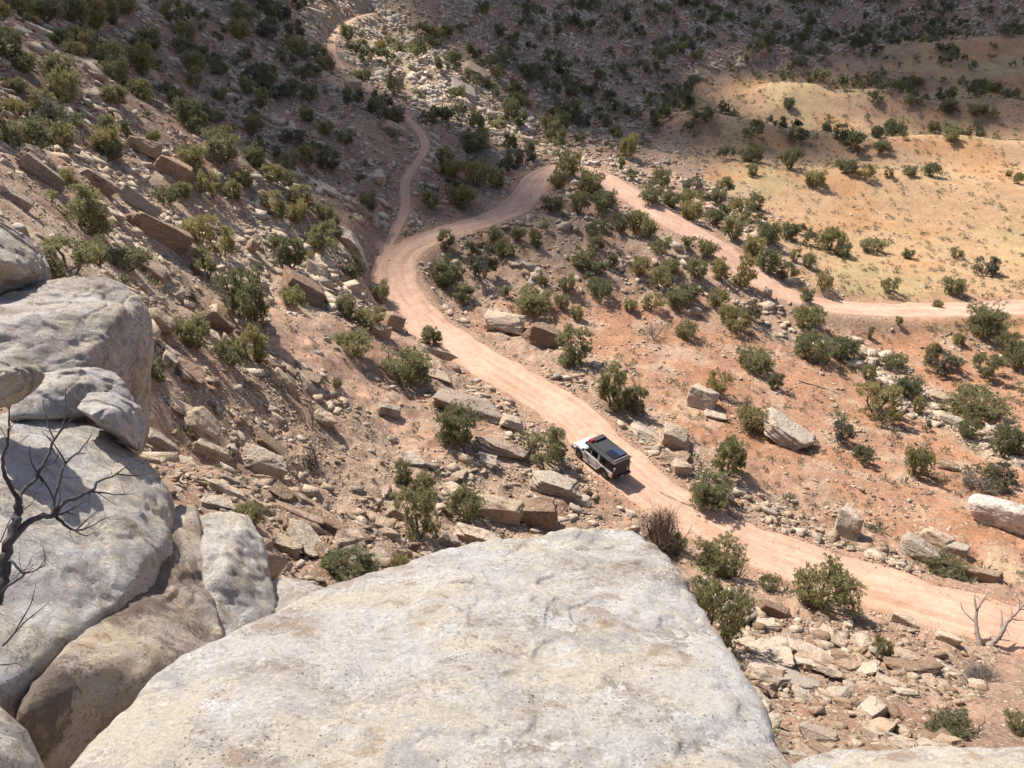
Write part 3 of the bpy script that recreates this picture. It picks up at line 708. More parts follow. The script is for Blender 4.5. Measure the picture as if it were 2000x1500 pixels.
ROCKS = [
 (985, 655, 82, 58, 'large pale-topped block with dark front above the road, left of the pair', 11, 'block', 0),
 (1062, 682, 82, 62, 'dark tilted boulder leaning beside the pale-topped block, right of the pair', 12, 'block', 24),
 (912, 812, 148, 72, 'broad pale slab boulder propped up left of the dirt road above the pickup', 13, 'slab', 14),
 (985, 892, 130, 46, 'long layered block wedged between two junipers left of the pickup', 14, 'layer', 6),
 (1000, 842, 52, 40, 'brown broken chunk under the lip of the propped slab', 15, 'block', 0),
 (965, 1020, 120, 76, 'big grey-brown block, left half of the split boulder above the grey ledge', 16, 'block', 4),
 (1045, 1032, 92, 88, 'orange-brown undercut boulder, right half of the split boulder', 17, 'block', -10),
 (1085, 968, 108, 62, 'dark brown jointed outcrop at the left road edge behind the pickup', 18, 'layer', 12),
 (1530, 872, 112, 84, 'pale layered slab tilted like a stack of boards on red soil', 19, 'layer', 38),
 (1370, 800, 62, 62, 'split brown boulder with a dark cleft on the red slope', 20, 'block', 15),
 (1396, 818, 46, 24, 'small flat rock at the foot of the split brown boulder', 21, 'slab', 8),
 (1950, 1034, 122, 84, 'largest smooth rounded boulder, cut by the right edge of the picture', 22, 'round', 8),
 (1795, 1092, 78, 60, 'broad grey-tan boulder, front one of three heaped right of the road', 23, 'block', 0),
 (1828, 1065, 62, 42, 'reddish pointed boulder, rear one of three heaped right of the road', 24, 'block', 12),
 (1862, 1082, 52, 40, 'pale rounded boulder, right one of three heaped right of the road', 25, 'round', 0),
 (1920, 1138, 72, 42, 'wedge-shaped tan boulder beside low green bush near the right edge', 26, 'block', 10),
 (1655, 1052, 52, 72, 'upright pale pointed boulder on the right roadside', 27, 'tall', 10),
 (1577, 1292, 104, 62, 'large pale slab lying across the scree at bottom right', 28, 'slab', 22),
 (1510, 1210, 60, 46, 'dark squared block below the round bush at the road', 29, 'block', 20),
 (1647, 1385, 56, 38, 'smooth whitish boulder in the middle of the lower right scree', 30, 'round', 0),
 (1598, 1452, 82, 52, 'flat-faced grey rock low in the scree by the grey ledge', 31, 'block', 12),
 (1765, 1225, 56, 38, 'brown wedge of rock on the near road edge, left of the bleached snags', 32, 'block', 20),
 (1850, 1258, 52, 34, 'whitish rock at the foot of the left bleached snag', 33, 'round', 0),
 (1730, 1290, 70, 34, 'dark-sided slab above the lower right scree', 34, 'slab', 18),
 (365, 812, 96, 36, 'pale flat slab capping the dark cave-like rock pile', 35, 'slab', 14),
 (398, 858, 98, 72, 'brown grooved block leaning over a dark hollow', 36, 'layer', 20),
 (315, 892, 82, 62, 'dark lumpy rock at the left foot of the grooved block', 37, 'round', 0),
 (410, 895, 90, 42, 'dark base rock under the grooved block', 38, 'block', 8),
 (515, 928, 92, 66, 'tan blocky boulder standing alone in the mid scree', 39, 'block', -8),
 (535, 882, 108, 34, 'long narrow slab pointing downhill behind the tan blocky boulder', 40, 'slab', 24),
 (578, 1012, 122, 34, 'thin flat slab perched on another rock like a table', 41, 'slab', 6),
 (600, 1042, 90, 40, 'dark block carrying the perched table slab', 42, 'block', 0),
 (665, 1052, 150, 46, 'wide bedded slab right of the perched table rock', 43, 'layer', 14),
 (942, 1066, 118, 48, 'flat-topped bedded rock just above the grey ledge', 44, 'layer', 10),
 (880, 1072, 52, 40, 'small blocky rock left of the flat-topped bedded rock', 45, 'block', 0),
 (588, 588, 104, 84, 'leaning bench-like slab with a dark front on the left slope', 46, 'slab', 30),
 (310, 478, 135, 66, 'long pale rock shelf on the sunlit left slope', 47, 'block', 8),
 (372, 508, 60, 44, 'blocky rock at the lower end of the pale shelf', 48, 'block', 14),
 (300, 540, 66, 34, 'pale rounded-edge slab below the rock shelf', 49, 'slab', 6),
 (345, 352, 80, 46, 'dark-fronted pale slab at the edge of the shaded hillside', 50, 'block', 8),
 (284, 306, 65, 40, 'thick shaded slab just above the pale dark-fronted one', 51, 'block', 4),
 (85, 362, 92, 50, 'pale boulder with a dark overhang on the far left slope', 52, 'block', 20),
 (190, 375, 88, 48, 'tan slab sloping to the right below the far left boulder', 53, 'block', 10),
 (270, 415, 96, 52, 'broad bedded rock step on the sunlit left slope', 54, 'block', 8),
 (35, 405, 60, 36, 'bedded tan rock cut by the left edge of the picture', 55, 'block', 4),
 (425, 648, 80, 52, 'rounded grey boulder between bushes right of the great left boulder', 56, 'block', 22),
 (316, 650, 62, 54, 'pitted grey rock touching the right side of the great left boulder', 57, 'round', 0),
 (692, 186, 38, 34, 'dark cube-shaped boulder beside the upper track', 58, 'block', 0),
 (772, 262, 54, 24, 'long shaded boulder lying left of the track on the dark slope', 59, 'round', 12),
 (741, 362, 28, 32, 'whitish lone boulder left of the track', 60, 'block', 0),
 (692, 500, 90, 44, 'dark-edged slab above the bend of the dirt road', 61, 'slab', 24),
 (772, 645, 46, 46, 'pale block on the left verge below the road bend', 62, 'block', 12),
 (745, 662, 46, 36, 'low tan block left of the pale verge block', 63, 'block', 0),
 (858, 702, 84, 30, 'smooth grey hump of rock at the left road edge', 64, 'round', 0),
 (495, 502, 24, 52, 'narrow upright pillar of stacked blocks on the left slope', 65, 'tall', 0),
 (634, 832, 52, 40, 'grey boulder beside the bare grey shrub', 66, 'round', 0),
 (1029, 528, 34, 20, 'pale flat-topped stone among junipers between the two roads', 67, 'block', 10),
 (1003, 522, 22, 14, 'small tan stone left of the pale flat-topped stone', 68, 'round', 0),
 (1498, 585, 18, 26, 'dark upright stone beside the lower road', 69, 'tall', 0),
 (1545, 552, 30, 14, 'low dark rock below the round juniper by the lower road', 70, 'round', 0),
 (1630, 680, 60, 24, 'grey log-like ledge stone above the sloping bushes', 71, 'slab', 20),
 (1840, 785, 56, 26, 'pale ledge with dark underside left of the wide juniper', 72, 'slab', 20),
 (1858, 830, 46, 26, 'smooth pale boulder in the wash below the wide juniper', 73, 'round', 10),
 (1850, 920, 40, 26, 'whitish round boulder beside the tall juniper at right', 74, 'round', 0),
 (1318, 878, 60, 60, 'pale angular block at the right roadside, opposite the pickup', 75, 'block', 24),
 (1262, 860, 72, 44, 'broken tan slab between the pickup and the right slope', 76, 'slab', 26),
 (1240, 800, 46, 30, 'tan block on the right road edge below the tall double juniper', 77, 'block', 16),
 (1330, 930, 40, 40, 'dark-sided block behind the pickup on the right bank', 78, 'block', 10),
 (640, 380, 46, 24, 'pale slab on the shaded slope left of the track fork', 79, 'slab', 14),
 (930, 158, 60, 34, 'pale bare rock patch lit on the far middle slope', 80, 'slab', 16),
 (905, 190, 60, 30, 'white sunlit slab in the middle of the far slope', 81, 'slab', 20),
 (440, 965, 80, 40, 'flat tan slab below the dark cave-like rock pile', 82, 'slab', 12),
 (470, 1080, 60, 32, 'tan stone beside the low green clump behind the ledge boulder', 83, 'slab', 8),
 (860, 745, 60, 28, 'flat dark-edged rock above the propped pale slab', 84, 'slab', 14),
 (760, 815, 52, 34, 'angular tan block left of the propped pale slab', 85, 'block', 10),
 (1130, 985, 56, 30, 'tan rounded stone by the road edge above the grey ledge', 86, 'round', 0),
 (780, 1020, 60, 40, 'brown block under the big dark juniper', 87, 'block', 10),
]
def do_rocks():
    for r in ROCKS:
        u, v, w, h, label, seed, style, tilt = r
        if seed == 22: o = place_rock(u, v, w, h, label, seed, style, 0, flat=0.95, mat='ledge_warm', p=7)
        else: o = place_rock(u, v, w, h, label, seed, style, tilt)
        o['_px'] = w
do_rocks()

# ------------------------------------------------------------------ the ledge boulders round the camera
def hull_boulder(name, pts, label, seed, mat='ledge', p=14, rough=0.035, freq=1.6, sub=6, grow=1.04, ridges=0.0, spall=0.035):
    P = np.array([at_d(u, v, d) for u, v, d in pts])
    if seed not in (2, 4, 5, 6, 13):                               # rooted in the ledge
        m = P.mean(0); k = {3: 0.45, 1: 0.92}.get(seed, 0.86); Q = m + (P - m) * np.array([k, k, 1])
        Q[:, 2] = np.minimum(terrain_z(Q[:, 0], Q[:, 1]) - 0.35, P[:, 2].min() - 0.3); Q[:, 2] = np.maximum(Q[:, 2], P[:, 2].min() - (0.5 if seed == 3 else 3.2))
        P = np.vstack([P, Q])
    bm = bmesh.new()
    for q in P: bm.verts.new(q)
    bmesh.ops.convex_hull(bm, input=bm.verts[:])
    bm.normal_update()
    c = P.mean(0)
    pl = {}
    for f in bm.faces:
        n = np.array(f.normal[:]); h = (np.array(f.verts[0].co[:]) - c) @ n
        if h < 0: n, h = -n, -h
        pl[tuple(np.round(n, 2))] = (n, h)
    bm.free()
    N = np.array([a for a, b in pl.values()]); H = np.array([b for a, b in pl.values()])
    D, F = ico(sub)
    dots = np.maximum(0, D @ N.T / H[None])
    r = 1.0 / ((dots ** p).sum(1) ** (1.0 / p)) * grow
    V = D * r[:, None]
    s = H.mean()
    n_ = fbm(V / s * freq + seed * 3.1, 3, 2.0, 0.5)
    V = V * (1 + rough * n_[:, None])
    fine = fbm(V * 9.0 + seed, 4, 2.1, 0.55)
    bed = np.abs(noise(np.stack([V[:, 0] * 2.2, V[:, 1] * 1.2 + V[:, 0] * 0.8, V[:, 2] * 6], 1) + seed))
    L = np.linalg.norm(V, axis=1)[:, None]
    q = fbm(V * (1.1 if seed == 8 else 1.7) + seed * 1.7, 3) * 2.5; fl = np.floor(q); q = (fl + smooth(0.42, 0.58, q - fl)) / 2.5
    V = V + V / L * (spall * q)[:, None]
    V = V + V / L * (0.008 * fine - 0.014 * smooth(0.10, 0.0, bed) * ridges)[:, None]
    me = np_mesh(name, V, tris=F, smooth_on=True)
    o = link(name, me, M[mat], loc=c)
    tag(o, label, 'boulder')
    return o

hull_boulder('ledge_boulder', [(90, 1560, 2.75), (262, 1400, 3.05), (360, 1275, 3.35), (560, 1178, 3.7), (640, 1140, 3.85), (800, 1098, 4.0), (900, 1064, 4.15), (1100, 1034, 4.35), (1225, 1034, 4.4),
     (1290, 1070, 4.3), (1335, 1150, 4.05), (1380, 1215, 3.85), (1440, 1320, 3.5), (1530, 1455, 3.1), (1590, 1560, 2.85), (600, 1700, 2.4), (1200, 1700, 2.4), (850, 1300, 3.2),
     (1180, 1120, 5.0), (800, 1180, 4.9), (480, 1300, 4.5), (1350, 1350, 4.4), (200, 1560, 4.0), (1450, 1560, 3.8), (800, 1600, 4.2)],
    'broad pale lichen-spotted boulder top filling the bottom middle foreground', 1, 'ledge', 70, 0.020, 2.6, 8, 1.015, 0.35, 0.026)
hull_boulder('ledge_boulder', [(-60, 400, 9.2), (10, 440, 9.0), (62, 472, 9.0), (104, 538, 9.0), (96, 590, 9.1), (20, 618, 9.0), (-60, 620, 9.0), (-40, 500, 8.0), (40, 520, 8.3), (-80, 500, 10.0), (50, 480, 10), (60, 590, 9.9)],
    'rounded grey boulder perched topmost of the left stack, cut by the left edge', 2, 'ledge_warm', 14, 0.05, 1.8, 7, 1.04, 0.6, 0.06)
hull_boulder('ledge_boulder', [(-60, 640, 7.3), (60, 585, 8.6), (105, 540, 8.7), (200, 536, 8.6), (275, 570, 8.4), (300, 640, 8.2), (300, 700, 8.1), (285, 770, 8.0), (258, 775, 7.8), (180, 745, 7.2), (60, 725, 7.0), (-60, 715, 7.0),
     (120, 620, 7.6), (230, 620, 7.6), (-60, 600, 9.4), (200, 560, 9.5), (290, 730, 9.0)],
    'great rounded tan boulder with pitted front, largest of the left stack', 3, 'ledge_warm', 26, 0.05, 1.5, 7, 1.03, 1.0, 0.045)
hull_boulder('ledge_boulder', [(-50, 698, 5.4), (30, 700, 5.5), (78, 722, 5.5), (82, 742, 5.5), (40, 782, 5.4), (-50, 812, 5.3), (10, 730, 5.1), (-50, 760, 6.0), (40, 720, 6.0)],
    'tan overhanging rock nose at the left edge above the sloping slab', 4, 'ledge_warm', 14, 0.05, 1.8, 6, 1.04, 0.6, 0.05)
hull_boulder('ledge_boulder', [(20, 770, 6.4), (85, 726, 7.0), (165, 716, 7.1), (230, 738, 7.0), (262, 770, 6.9), (258, 800, 6.8), (140, 815, 6.4), (20, 820, 6.2), (120, 745, 6.5), (160, 760, 7.8), (250, 830, 7.4), (30, 830, 7.0)],
    'smooth pale rock cap below the great left boulder', 5, 'ledge', 16, 0.04, 2.0, 6, 1.04, 0.6, 0.06)
hull_boulder('ledge_boulder', [(148, 798, 6.2), (178, 774, 6.4), (225, 776, 6.5), (272, 800, 6.5), (277, 838, 6.4), (262, 872, 6.2), (235, 850, 6.0), (185, 818, 6.0), (210, 800, 6.0), (230, 800, 7.0), (268, 885, 6.8)],
    'squarish pale block lying on the sloping slab of the left stack', 6, 'ledge', 22, 0.04, 2.0, 6, 1.03, 0.6, 0.05)
hull_boulder('ledge_boulder', [(-80, 820, 6.2), (60, 792, 6.6), (135, 796, 6.7), (262, 880, 6.4), (320, 950, 6.15), (338, 985, 6.0), (330, 1040, 5.55), (290, 1090, 5.2), (245, 1162, 4.75), (170, 1225, 4.45), (85, 1292, 4.2), (10, 1345, 4.05), (-80, 1345, 4.0),
     (-80, 1050, 4.7), (60, 1080, 4.65), (200, 1040, 5.05), (100, 900, 5.8), (330, 1030, 7.0), (240, 1190, 5.6), (100, 1300, 5.2), (0, 1360, 5.0), (0, 900, 7.6), (340, 1010, 6.8)],
    'huge sloping pale slab with dark ridge in the left foreground', 7, 'ledge', 50, 0.03, 2.4, 7, 1.02, 0.5, 0.05)
hull_boulder('ledge_boulder', [(352, 985, 6.5), (385, 1004, 6.4), (402, 1090, 5.85), (425, 1190, 5.35), (446, 1286, 4.85), (400, 1284, 4.7), (330, 1262, 4.55), (250, 1262, 4.4), (150, 1290, 4.2), (72, 1340, 4.0), (36, 1398, 3.9),
     (300, 1080, 6.0), (200, 1200, 5.3), (60, 1350, 4.9), (45, 1500, 5.3), (200, 1600, 5.9), (390, 1460, 6.2), (440, 1330, 5.9), (410, 1180, 6.6), (100, 1500, 5.8), (370, 1010, 7.2)],
    'wedge-shaped boulder with a sunlit top corner and a dark shaded front', 8, 'ledge_brown', 70, 0.035, 1.8, 7, 1.02, 0.6, 0.06)
hull_boulder('ledge_boulder', [(392, 1012, 6.3), (440, 1004, 6.5), (482, 1006, 6.5), (512, 1060, 6.3), (535, 1150, 5.9), (540, 1215, 5.6), (440, 1310, 5.1), (420, 1240, 5.2), (395, 1100, 5.7), (450, 1100, 5.6), (470, 1050, 7.3), (540, 1250, 6.5), (400, 1180, 7.0)],
    'pale upright rock standing right behind the wedge-shaped boulder', 9, 'ledge', 50, 0.035, 2.0, 7, 1.03, 0.25, 0.05)
hull_boulder('ledge_boulder', [(520, 1130, 6.2), (560, 1124, 6.4), (610, 1135, 6.4), (645, 1156, 6.3), (620, 1200, 5.9), (540, 1240, 5.6), (525, 1190, 5.8), (580, 1150, 5.9), (590, 1180, 7.0)],
    'low tan rock peeping out behind the foreground boulder', 10, 'ledge_warm', 25, 0.04, 1.8, 6, 1.03)
hull_boulder('ledge_boulder', [(-60, 1330, 2.9), (5, 1362, 2.85), (45, 1410, 2.8), (85, 1492, 2.7), (90, 1560, 2.6), (-60, 1600, 2.5), (-10, 1440, 2.5), (40, 1480, 3.2), (-40, 1450, 3.4)],
    'tan rock corner at the bottom left edge of the picture', 11, 'ledge_warm', 30, 0.04, 1.8, 6, 1.03)
hull_boulder('ledge_boulder', [(1490, 1486, 3.6), (1600, 1478, 3.75), (1690, 1462, 3.85), (1800, 1474, 3.85), (2080, 1466, 3.9), (2080, 1600, 3.4), (1490, 1600, 3.2), (1750, 1540, 3.4), (1750, 1520, 4.6), (1550, 1540, 4.2), (2000, 1540, 4.6)],
    'grey rock rim running along the bottom right edge of the picture', 12, 'ledge', 60, 0.03, 3.0, 7, 1.02)
hull_boulder('ledge_boulder', [(1362, 1248, 4.9), (1380, 1236, 5.0), (1396, 1262, 4.9), (1400, 1300, 4.8), (1460, 1345, 4.6), (1440, 1375, 4.4), (1390, 1330, 4.5), (1380, 1300, 5.4), (1430, 1350, 5.2)],
    'thin brown rock flake at the right flank of the foreground boulder', 13, 'ledge_warm', 12, 0.05, 1.8, 5, 1.04)
# ------------------------------------------------------------------ junipers and shrubs: prototypes
def tube(path, radii, sides=6):
    path = np.asarray(path, float); n = len(path)
    t = np.gradient(path, axis=0); t /= np.linalg.norm(t, axis=1)[:, None] + 1e-9
    ref = np.array([0.31, 0.17, 0.93]) if abs(t[0] @ np.array([0.31, 0.17, 0.93])) < 0.92 else np.array([1.0, 0, 0])
    a = np.cross(t, ref); a /= np.linalg.norm(a, axis=1)[:, None] + 1e-9
    b = np.cross(t, a)
    ang = np.linspace(0, 2 * math.pi, sides, endpoint=False)
    V = path[:, None] + np.asarray(radii)[:, None, None] * (np.cos(ang)[None, :, None] * a[:, None] + np.sin(ang)[None, :, None] * b[:, None])
    i, j = np.meshgrid(np.arange(sides), np.arange(n - 1)); i2 = (i + 1) % sides
    Q = np.stack([j * sides + i, j * sides + i2, (j + 1) * sides + i2, (j + 1) * sides + i], -1).reshape(-1, 4)
    return V.reshape(-1, 3), Q
class Geo:
    def __init__(self): self.V, self.Q, self.T, self.n = [], [], [], 0
    def add(self, V, Q=None, T=None, tone=None):
        self.V.append(V)
        if Q is not None: self.Q.append(np.asarray(Q) + self.n)
        if T is not None: self.T.append(np.asarray(T) + self.n)
        self.n += len(V)
    def mesh(self, name, **kw):
        return np_mesh(name, np.vstack(self.V), tris=np.vstack(self.T) if self.T else None, quads=np.vstack(self.Q) if self.Q else None, **kw)

def leaf_quads(rs, P, ax, L, Wd):
    """slim kite-like sprays at P along ax"""
    n = len(P)
    s = np.cross(ax, rs.normal(size=(n, 3))); s /= np.linalg.norm(s, axis=1)[:, None] + 1e-9
    L = L[:, None]; Wd = Wd[:, None]
    V = np.stack([P - ax * L * 0.2, P + ax * L * 0.25 + s * Wd, P + ax * L, P + ax * L * 0.35 - s * Wd], 1).reshape(-1, 3)
    Q = np.arange(4 * n).reshape(-1, 4)
    return V, Q

def juniper_proto(seed, kind='round', nleaf=6500):
    rs = np.random.RandomState(seed)
    nstem = {'round': 6, 'upright': 3, 'open': 5, 'low': 7}[kind]
    g = Geo(); clumps = []
    for k in range(nstem):
        a = 2 * math.pi * (k + rs.uniform(-0.35, 0.35)) / nstem
        if kind == 'upright': tip = np.array([0.16 * math.cos(a), 0.16 * math.sin(a), rs.uniform(0.72, 0.96)])
        elif kind == 'low': tip = np.array([0.40 * math.cos(a), 0.40 * math.sin(a), rs.uniform(0.45, 0.8)])
        else: tip = np.array([rs.uniform(0.12, 0.36) * math.cos(a), rs.uniform(0.12, 0.36) * math.sin(a), rs.uniform(0.55, 0.92)])
        n = 7
        t = np.linspace(0, 1, n)[:, None]
        path = np.array([0.02 * math.cos(a), 0.02 * math.sin(a), -0.06]) * (1 - t) + tip * t + np.array([math.cos(a), math.sin(a), 0]) * 0.10 * np.sin(t * math.pi)
        path += rs.normal(0, 0.018, path.shape) * (t > 0.1)
        g.add(*tube(path, np.linspace(0.030 if nstem > 3 else 0.036, 0.008, n), 6))
        for q in range(5 if kind != 'upright' else 6):
            f = rs.uniform(0.25, 1.0); i = min(n - 2, int(f * (n - 1)))
            p0 = path[i]
            d = np.array([math.cos(a), math.sin(a), 0]) * rs.uniform(0.2, 1.0) + np.array([-math.sin(a), math.cos(a), 0]) * rs.normal(0, 0.8) + np.array([0, 0, rs.uniform(-0.1, 0.7)])
            d /= np.linalg.norm(d)
            ln = rs.uniform(0.10, 0.24) * (0.75 if kind == 'upright' else 1)
            bp = np.array([p0, p0 + d * ln * 0.5 + rs.normal(0, 0.012, 3), p0 + d * ln])
            g.add(*tube(bp, [0.011, 0.008, 0.004], 4))
            clumps.append((p0 + d * ln, rs.uniform(0.09, 0.17)))
        clumps.append((path[-1], rs.uniform(0.10, 0.16)))
    if kind in ('round', 'low'):
        for q in range(30):
            a = rs.uniform(0, 6.28); e = rs.uniform(0.0, 1.25); rr = rs.uniform(0.26, 0.40) * math.cos(e * 0.9)
            clumps.append((np.array([rr * math.cos(a), rr * math.sin(a), 0.20 + 0.55 * math.sin(e)]), rs.uniform(0.09, 0.15)))
    if kind == 'open': clumps = [c for c in clumps if rs.rand() < 0.80 and c[0][2] > 0.2]
    for q in range(16):                                            # dead twigs poking out of the crown
        p0 = clumps[rs.randint(len(clumps))][0] * np.array([0.8, 0.8, 0.9]); d = rs.normal(0, 0.6, 3) + np.array([p0[0], p0[1], 0.5]); d /= np.linalg.norm(d)
        ln = rs.uniform(0.15, 0.32); g.add(*tube([p0, p0 + d * ln * 0.5 + rs.normal(0, 0.02, 3), p0 + d * ln], [0.009, 0.006, 0.003], 4))
    wts = np.array([c[1] ** 2 for c in clumps]); wts /= wts.sum()
    Cc = np.array([c[0] for c in clumps]); Cr = np.array([c[1] for c in clumps]); Ct = rs.uniform(0.1, 0.8, len(clumps))
    # small upright tufts over each limb's foliage, with gaps between them
    nt = nleaf // 20
    ix = rs.choice(len(clumps), nt, p=wts)
    dr = rs.normal(size=(nt, 3)); dr /= np.linalg.norm(dr, axis=1)[:, None]; dr[:, 2] += 0.25
    Tc = Cc[ix] + dr * (Cr[ix] * (0.35 + 0.75 * rs.rand(nt) ** 0.6))[:, None]
    Tr = rs.uniform(0.024, 0.050, nt); Tt = np.clip(0.55 * Ct[ix] + rs.normal(0.27, 0.20, nt), 0, 1)
    k = rs.randint(nt, size=nleaf)
    d2 = rs.normal(size=(nleaf, 3)); d2 /= np.linalg.norm(d2, axis=1)[:, None]
    P = Tc[k] + d2 * (Tr[k] * (0.2 + 0.8 * rs.rand(nleaf)))[:, None] * np.array([1, 1, 1.5])
    P[:, 2] = np.maximum(P[:, 2], 0.03)
    ax = dr[k] * 0.4 + d2 * 0.5 + np.array([0, 0, 0.7]) + rs.normal(0, 0.25, (nleaf, 3)); ax /= np.linalg.norm(ax, axis=1)[:, None]
    L = rs.uniform(0.024, 0.052, nleaf); Wd = rs.uniform(0.006, 0.0115, nleaf)
    V, Q = leaf_quads(rs, P, ax, L, Wd)
    tone = np.clip(Tt[k] + 0.18 * rs.normal(size=nleaf) + 0.5 * (rs.rand(nleaf) < 0.05), 0, 1)
    crown = np_mesh('crown', V, quads=Q, attrs={'tone': np.repeat(tone, 4)})
    trunk = g.mesh('trunk', smooth_on=True)
    s = 1.0 / max(1e-3, V[:, 2].max()); w = 1.0 / (2 * np.percentile(np.hypot(V[:, 0], V[:, 1]), 97))
    return dict(crown=crown, trunk=trunk, sz=s, sxy=w)

PROTO = {k: [juniper_proto(s, k, n) for s in seeds] for k, seeds, n in
         (('round', (1, 2, 3, 4, 5), 13000), ('upright', (11, 12, 13, 14), 10000), ('open', (21, 22, 23, 24), 8500), ('low', (31, 32), 12000))}
for k in PROTO:
    for p in PROTO[k]: p['trunk'].materials.append(M['bark']); p['crown'].materials.append(M['leaf'])
GREY = []
for p in PROTO['open']:
    c = p['crown'].copy(); c.materials.clear(); c.materials.append(M['leaf_grey'])
    t = p['trunk'].copy(); t.materials.clear(); t.materials.append(M['dead'])
    GREY.append(dict(p, crown=c, trunk=t))
PROTO['grey'] = GREY

def branching(rs, base, d, ln, r, depth, g, up=0.25, spread=0.75, kids=(2, 4), sides=5):
    n = 5
    pts = [base]; q = d / np.linalg.norm(d)
    for k in range(n - 1):
        q = q + rs.normal(0, 0.20, 3) + np.array([0, 0, up * 0.12]); q /= np.linalg.norm(q)
        pts.append(pts[-1] + q * ln / (n - 1))
    g.add(*tube(pts, np.linspace(r, r * 0.55, n), sides))
    if depth == 0: return
    for k in range(rs.randint(*kids) + (1 if depth > 1 else 0)):
        i = rs.randint(1, n)
        dd = q + rs.normal(0, spread, 3); dd[2] += up
        branching(rs, pts[i], dd, ln * rs.uniform(0.5, 0.8), r * 0.5, depth - 1, g, up, spread, kids, max(3, sides - 1))

def bare_proto(seed, stems=9, depth=3, r=0.016, wide=1.0):
    rs = np.random.RandomState(seed); g = Geo()
    for k in range(stems):
        a = rs.uniform(0, 6.28); d = np.array([math.cos(a) * wide, math.sin(a) * wide, rs.uniform(0.5, 1.4)])
        branching(rs, np.array([0.03 * math.cos(a), 0.03 * math.sin(a), -0.05]), d, rs.uniform(0.38, 0.5), r, depth, g)
    me = g.mesh('dead_shrub', smooth_on=True)
    V = np.vstack(g.V)
    return dict(me=me, sz=1 / V[:, 2].max(), sxy=1 / (2 * np.percentile(np.hypot(V[:, 0], V[:, 1]), 96)))
BARE = [bare_proto(5, 40, 3, 0.017), bare_proto(6, 10, 3, 0.013), bare_proto(7, 8, 3, 0.016)]

